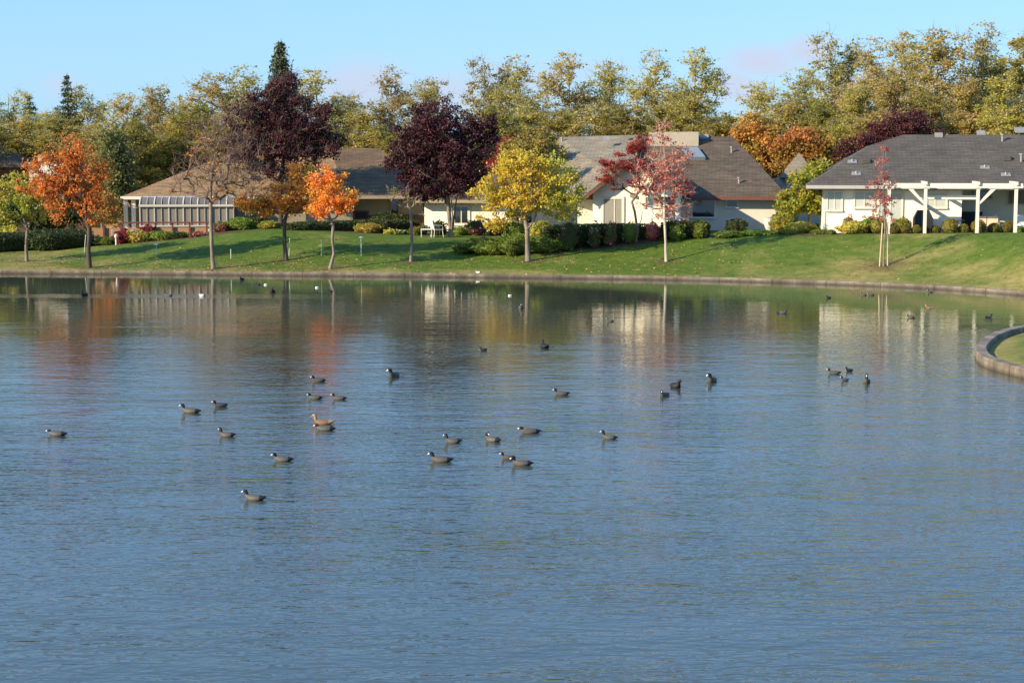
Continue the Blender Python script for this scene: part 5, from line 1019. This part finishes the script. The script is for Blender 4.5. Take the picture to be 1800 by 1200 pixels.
birds = [  # px, waterline py, size px, heading deg (180 = swimming left in the picture), mesh, label
 (447, 878, 43, 178, 'str', 'coot nearest the camera, alone, swimming left'), (497, 810, 41, 176, 'str', 'coot up and right of the nearest coot, alone, swimming left'), (399, 767, 37, 183, 'n', 'coot with raised tail directly below the small grey coot at left'),
 (387, 715, 27, 205, 'n', 'small grey coot right of the pair of leftmost coots, facing left'), (335, 725, 38, 172, 'str', 'coot with white bill left of the small grey coot'), (100, 765, 37, 186, 'low', 'leftmost coot, head lowered to the water'),
 (560, 671, 28, 196, 'n', 'farthest coot of the cluster above the brown duck'), (554, 701, 29, 190, 'n', 'coot of the left side just above the brown duck'), (596, 702, 28, 174, 'str', 'dark coot right of the coot above the brown duck'),
 (571, 756, 38, 178, 'low', 'coot with bowed head directly under brown duck'), (692, 662, 20, 260, 'side', 'dark coot seen end on, between left and centre groups'), (796, 778, 38, 176, 'n', 'coot with bright white bill, centre group, left of the turned coot'),
 (866, 775, 33, 150, 'back', 'coot with its head turned back over its body'), (931, 761, 40, 180, 'low', 'coot stretched low, rightmost of the centre group upper row'), (775, 811, 44, 178, 'str', 'bottom left coot of the centre group'),
 (893, 806, 30, 200, 'n', 'coot half hidden behind its nearer neighbour'), (917, 817, 43, 175, 'n', 'plump coot overlapping the half hidden coot'), (1071, 771, 33, 180, 'long', 'coot with tall upright neck right of the centre group'),
 (987, 694, 30, 178, 'str', 'slim coot alone above the centre group, facing left'), (1168, 696, 18, 235, 'n', 'left of three coots right of centre'), (1188, 681, 16, 300, 'black', 'very dark coot, middle of three right of centre'), (1251, 671, 17, 245, 'side', 'right of three coots, facing the camera'),
 (850, 616, 17, 195, 'black', 'dark humped coot in the gold reflection'), (957, 611, 13, 120, 'black', 'small dark coot in the green reflection'), (1466, 657, 26, 182, 'str', 'pale low coot, leftmost of the right hand foursome'), (1493, 652, 18, 205, 'black', 'coot with light bill at top of the right hand foursome'),
 (1485, 669, 16, 200, 'n', 'lowest coot of the right hand foursome'), (1523, 672, 12, 260, 'long', 'upright coot end on at right of the foursome'), (1375, 551, 20, 5, 'low', 'coot facing right in the dark green reflection'), (1073, 565, 16, 185, 'n', 'coot swimming left in the cream gable reflection'),
 (1601, 559, 16, 180, 'n', 'grey coot in the cream wall reflection'), (1738, 558, 16, 15, 'n', 'coot facing right close to the curved kerb'), (1457, 524, 9, 200, 'black', 'tiny coot at top left of the cream wall reflection'),
 (1518, 519, 12, 190, 'n', 'left of two tiny coots in the wall reflection near the bank'), (1531, 519, 12, 185, 'low', 'right of two tiny coots in the wall reflection near the bank'), (1146, 491.5, 9, 180, 'black', 'tiny dark coot tucked against the far kerb'),
 (916, 542, 8, 260, 'n', 'tiny coot below the white-sided duck'), (425, 492, 6, 250, 'black', 'tiny black coot nearest far kerb at left'), (454, 500.5, 8, 180, 'black', 'tiny coot left of the black and white duck'), (479, 514, 9, 270, 'black', 'tiny dark coot right of the black and white duck'),
 (581, 513, 8, 200, 'black', 'tiny coot in the reflection of the red tree trunk'), (1635, 514, 8, 190, 'n', 'tiny coot near the right stretch of far kerb'), (148, 520, 9, 250, 'black', 'small dark coot in the ruffled water at far left'), (297, 520, 14, 180, 'low', 'low grey coot in the ruffled streak at left')]
def place_bird(px, py, size, hd, key, label, nm, cat, group, L=.41, loc=None, par=None):
    o = bpy.data.objects.new(nm, BM[key]); C.objects.link(o); p = loc or at_z(px, py, 0)
    vis = max(.35, abs(math.cos(R(hd)))); want = size * p.y / F / vis; s = min(1.45, max(.7, .95 * want / L)); o.scale = (s, s, s); o.location = (p.x, p.y, p.z - .012 * s); o.rotation_euler = (0, 0, R(hd))
    return tag(o, label, cat, group)
for i, (px, py, sz, hd, key, lab) in enumerate(birds): place_bird(px, py, sz, hd + (i * 37 % 23 - 11), ['n', 'n2', 'n3'][i % 3] if key == 'n' else (['str', 'n2'][i % 2] if key == 'str' else key), lab, 'coot', 'coot', CG)
DG = 'ducks among the coots'
place_bird(568, 745, 46, 178, 'mallard', 'brown duck swimming left, larger than the coots around it', 'duck', 'duck', DG, .48)
place_bird(895, 520, 13, 185, 'pied', 'white-sided dark duck in the calm green reflection', 'duck', 'duck', DG); place_bird(466, 501, 9, 185, 'pied', 'tiny black and white duck near left bank', 'duck', 'duck', DG)
place_bird(355, 520, 14, 180, 'pale', 'pale duck with brown head in ruffled water at left', 'duck', 'duck', DG); place_bird(1633, 542, 14, 165, 'mallard', 'small brown duck above the grey coot at right', 'duck', 'duck', DG); place_bird(556, 506, 8, 185, 'pied', 'tiny pied duck above the orange reflection', 'duck', 'duck', DG)
# bird standing on the grass by the kerb
X_ = at(842, 476, 83.2).x; yb_ = shoreY(X_) + .5; o = place_bird(842, 476, 12, 172, 'pale', 'pale duck with dark head standing at the lawn edge', 'duck', 'duck', DG, loc=Vector((X_, yb_, ground(X_, yb_) + .05)))
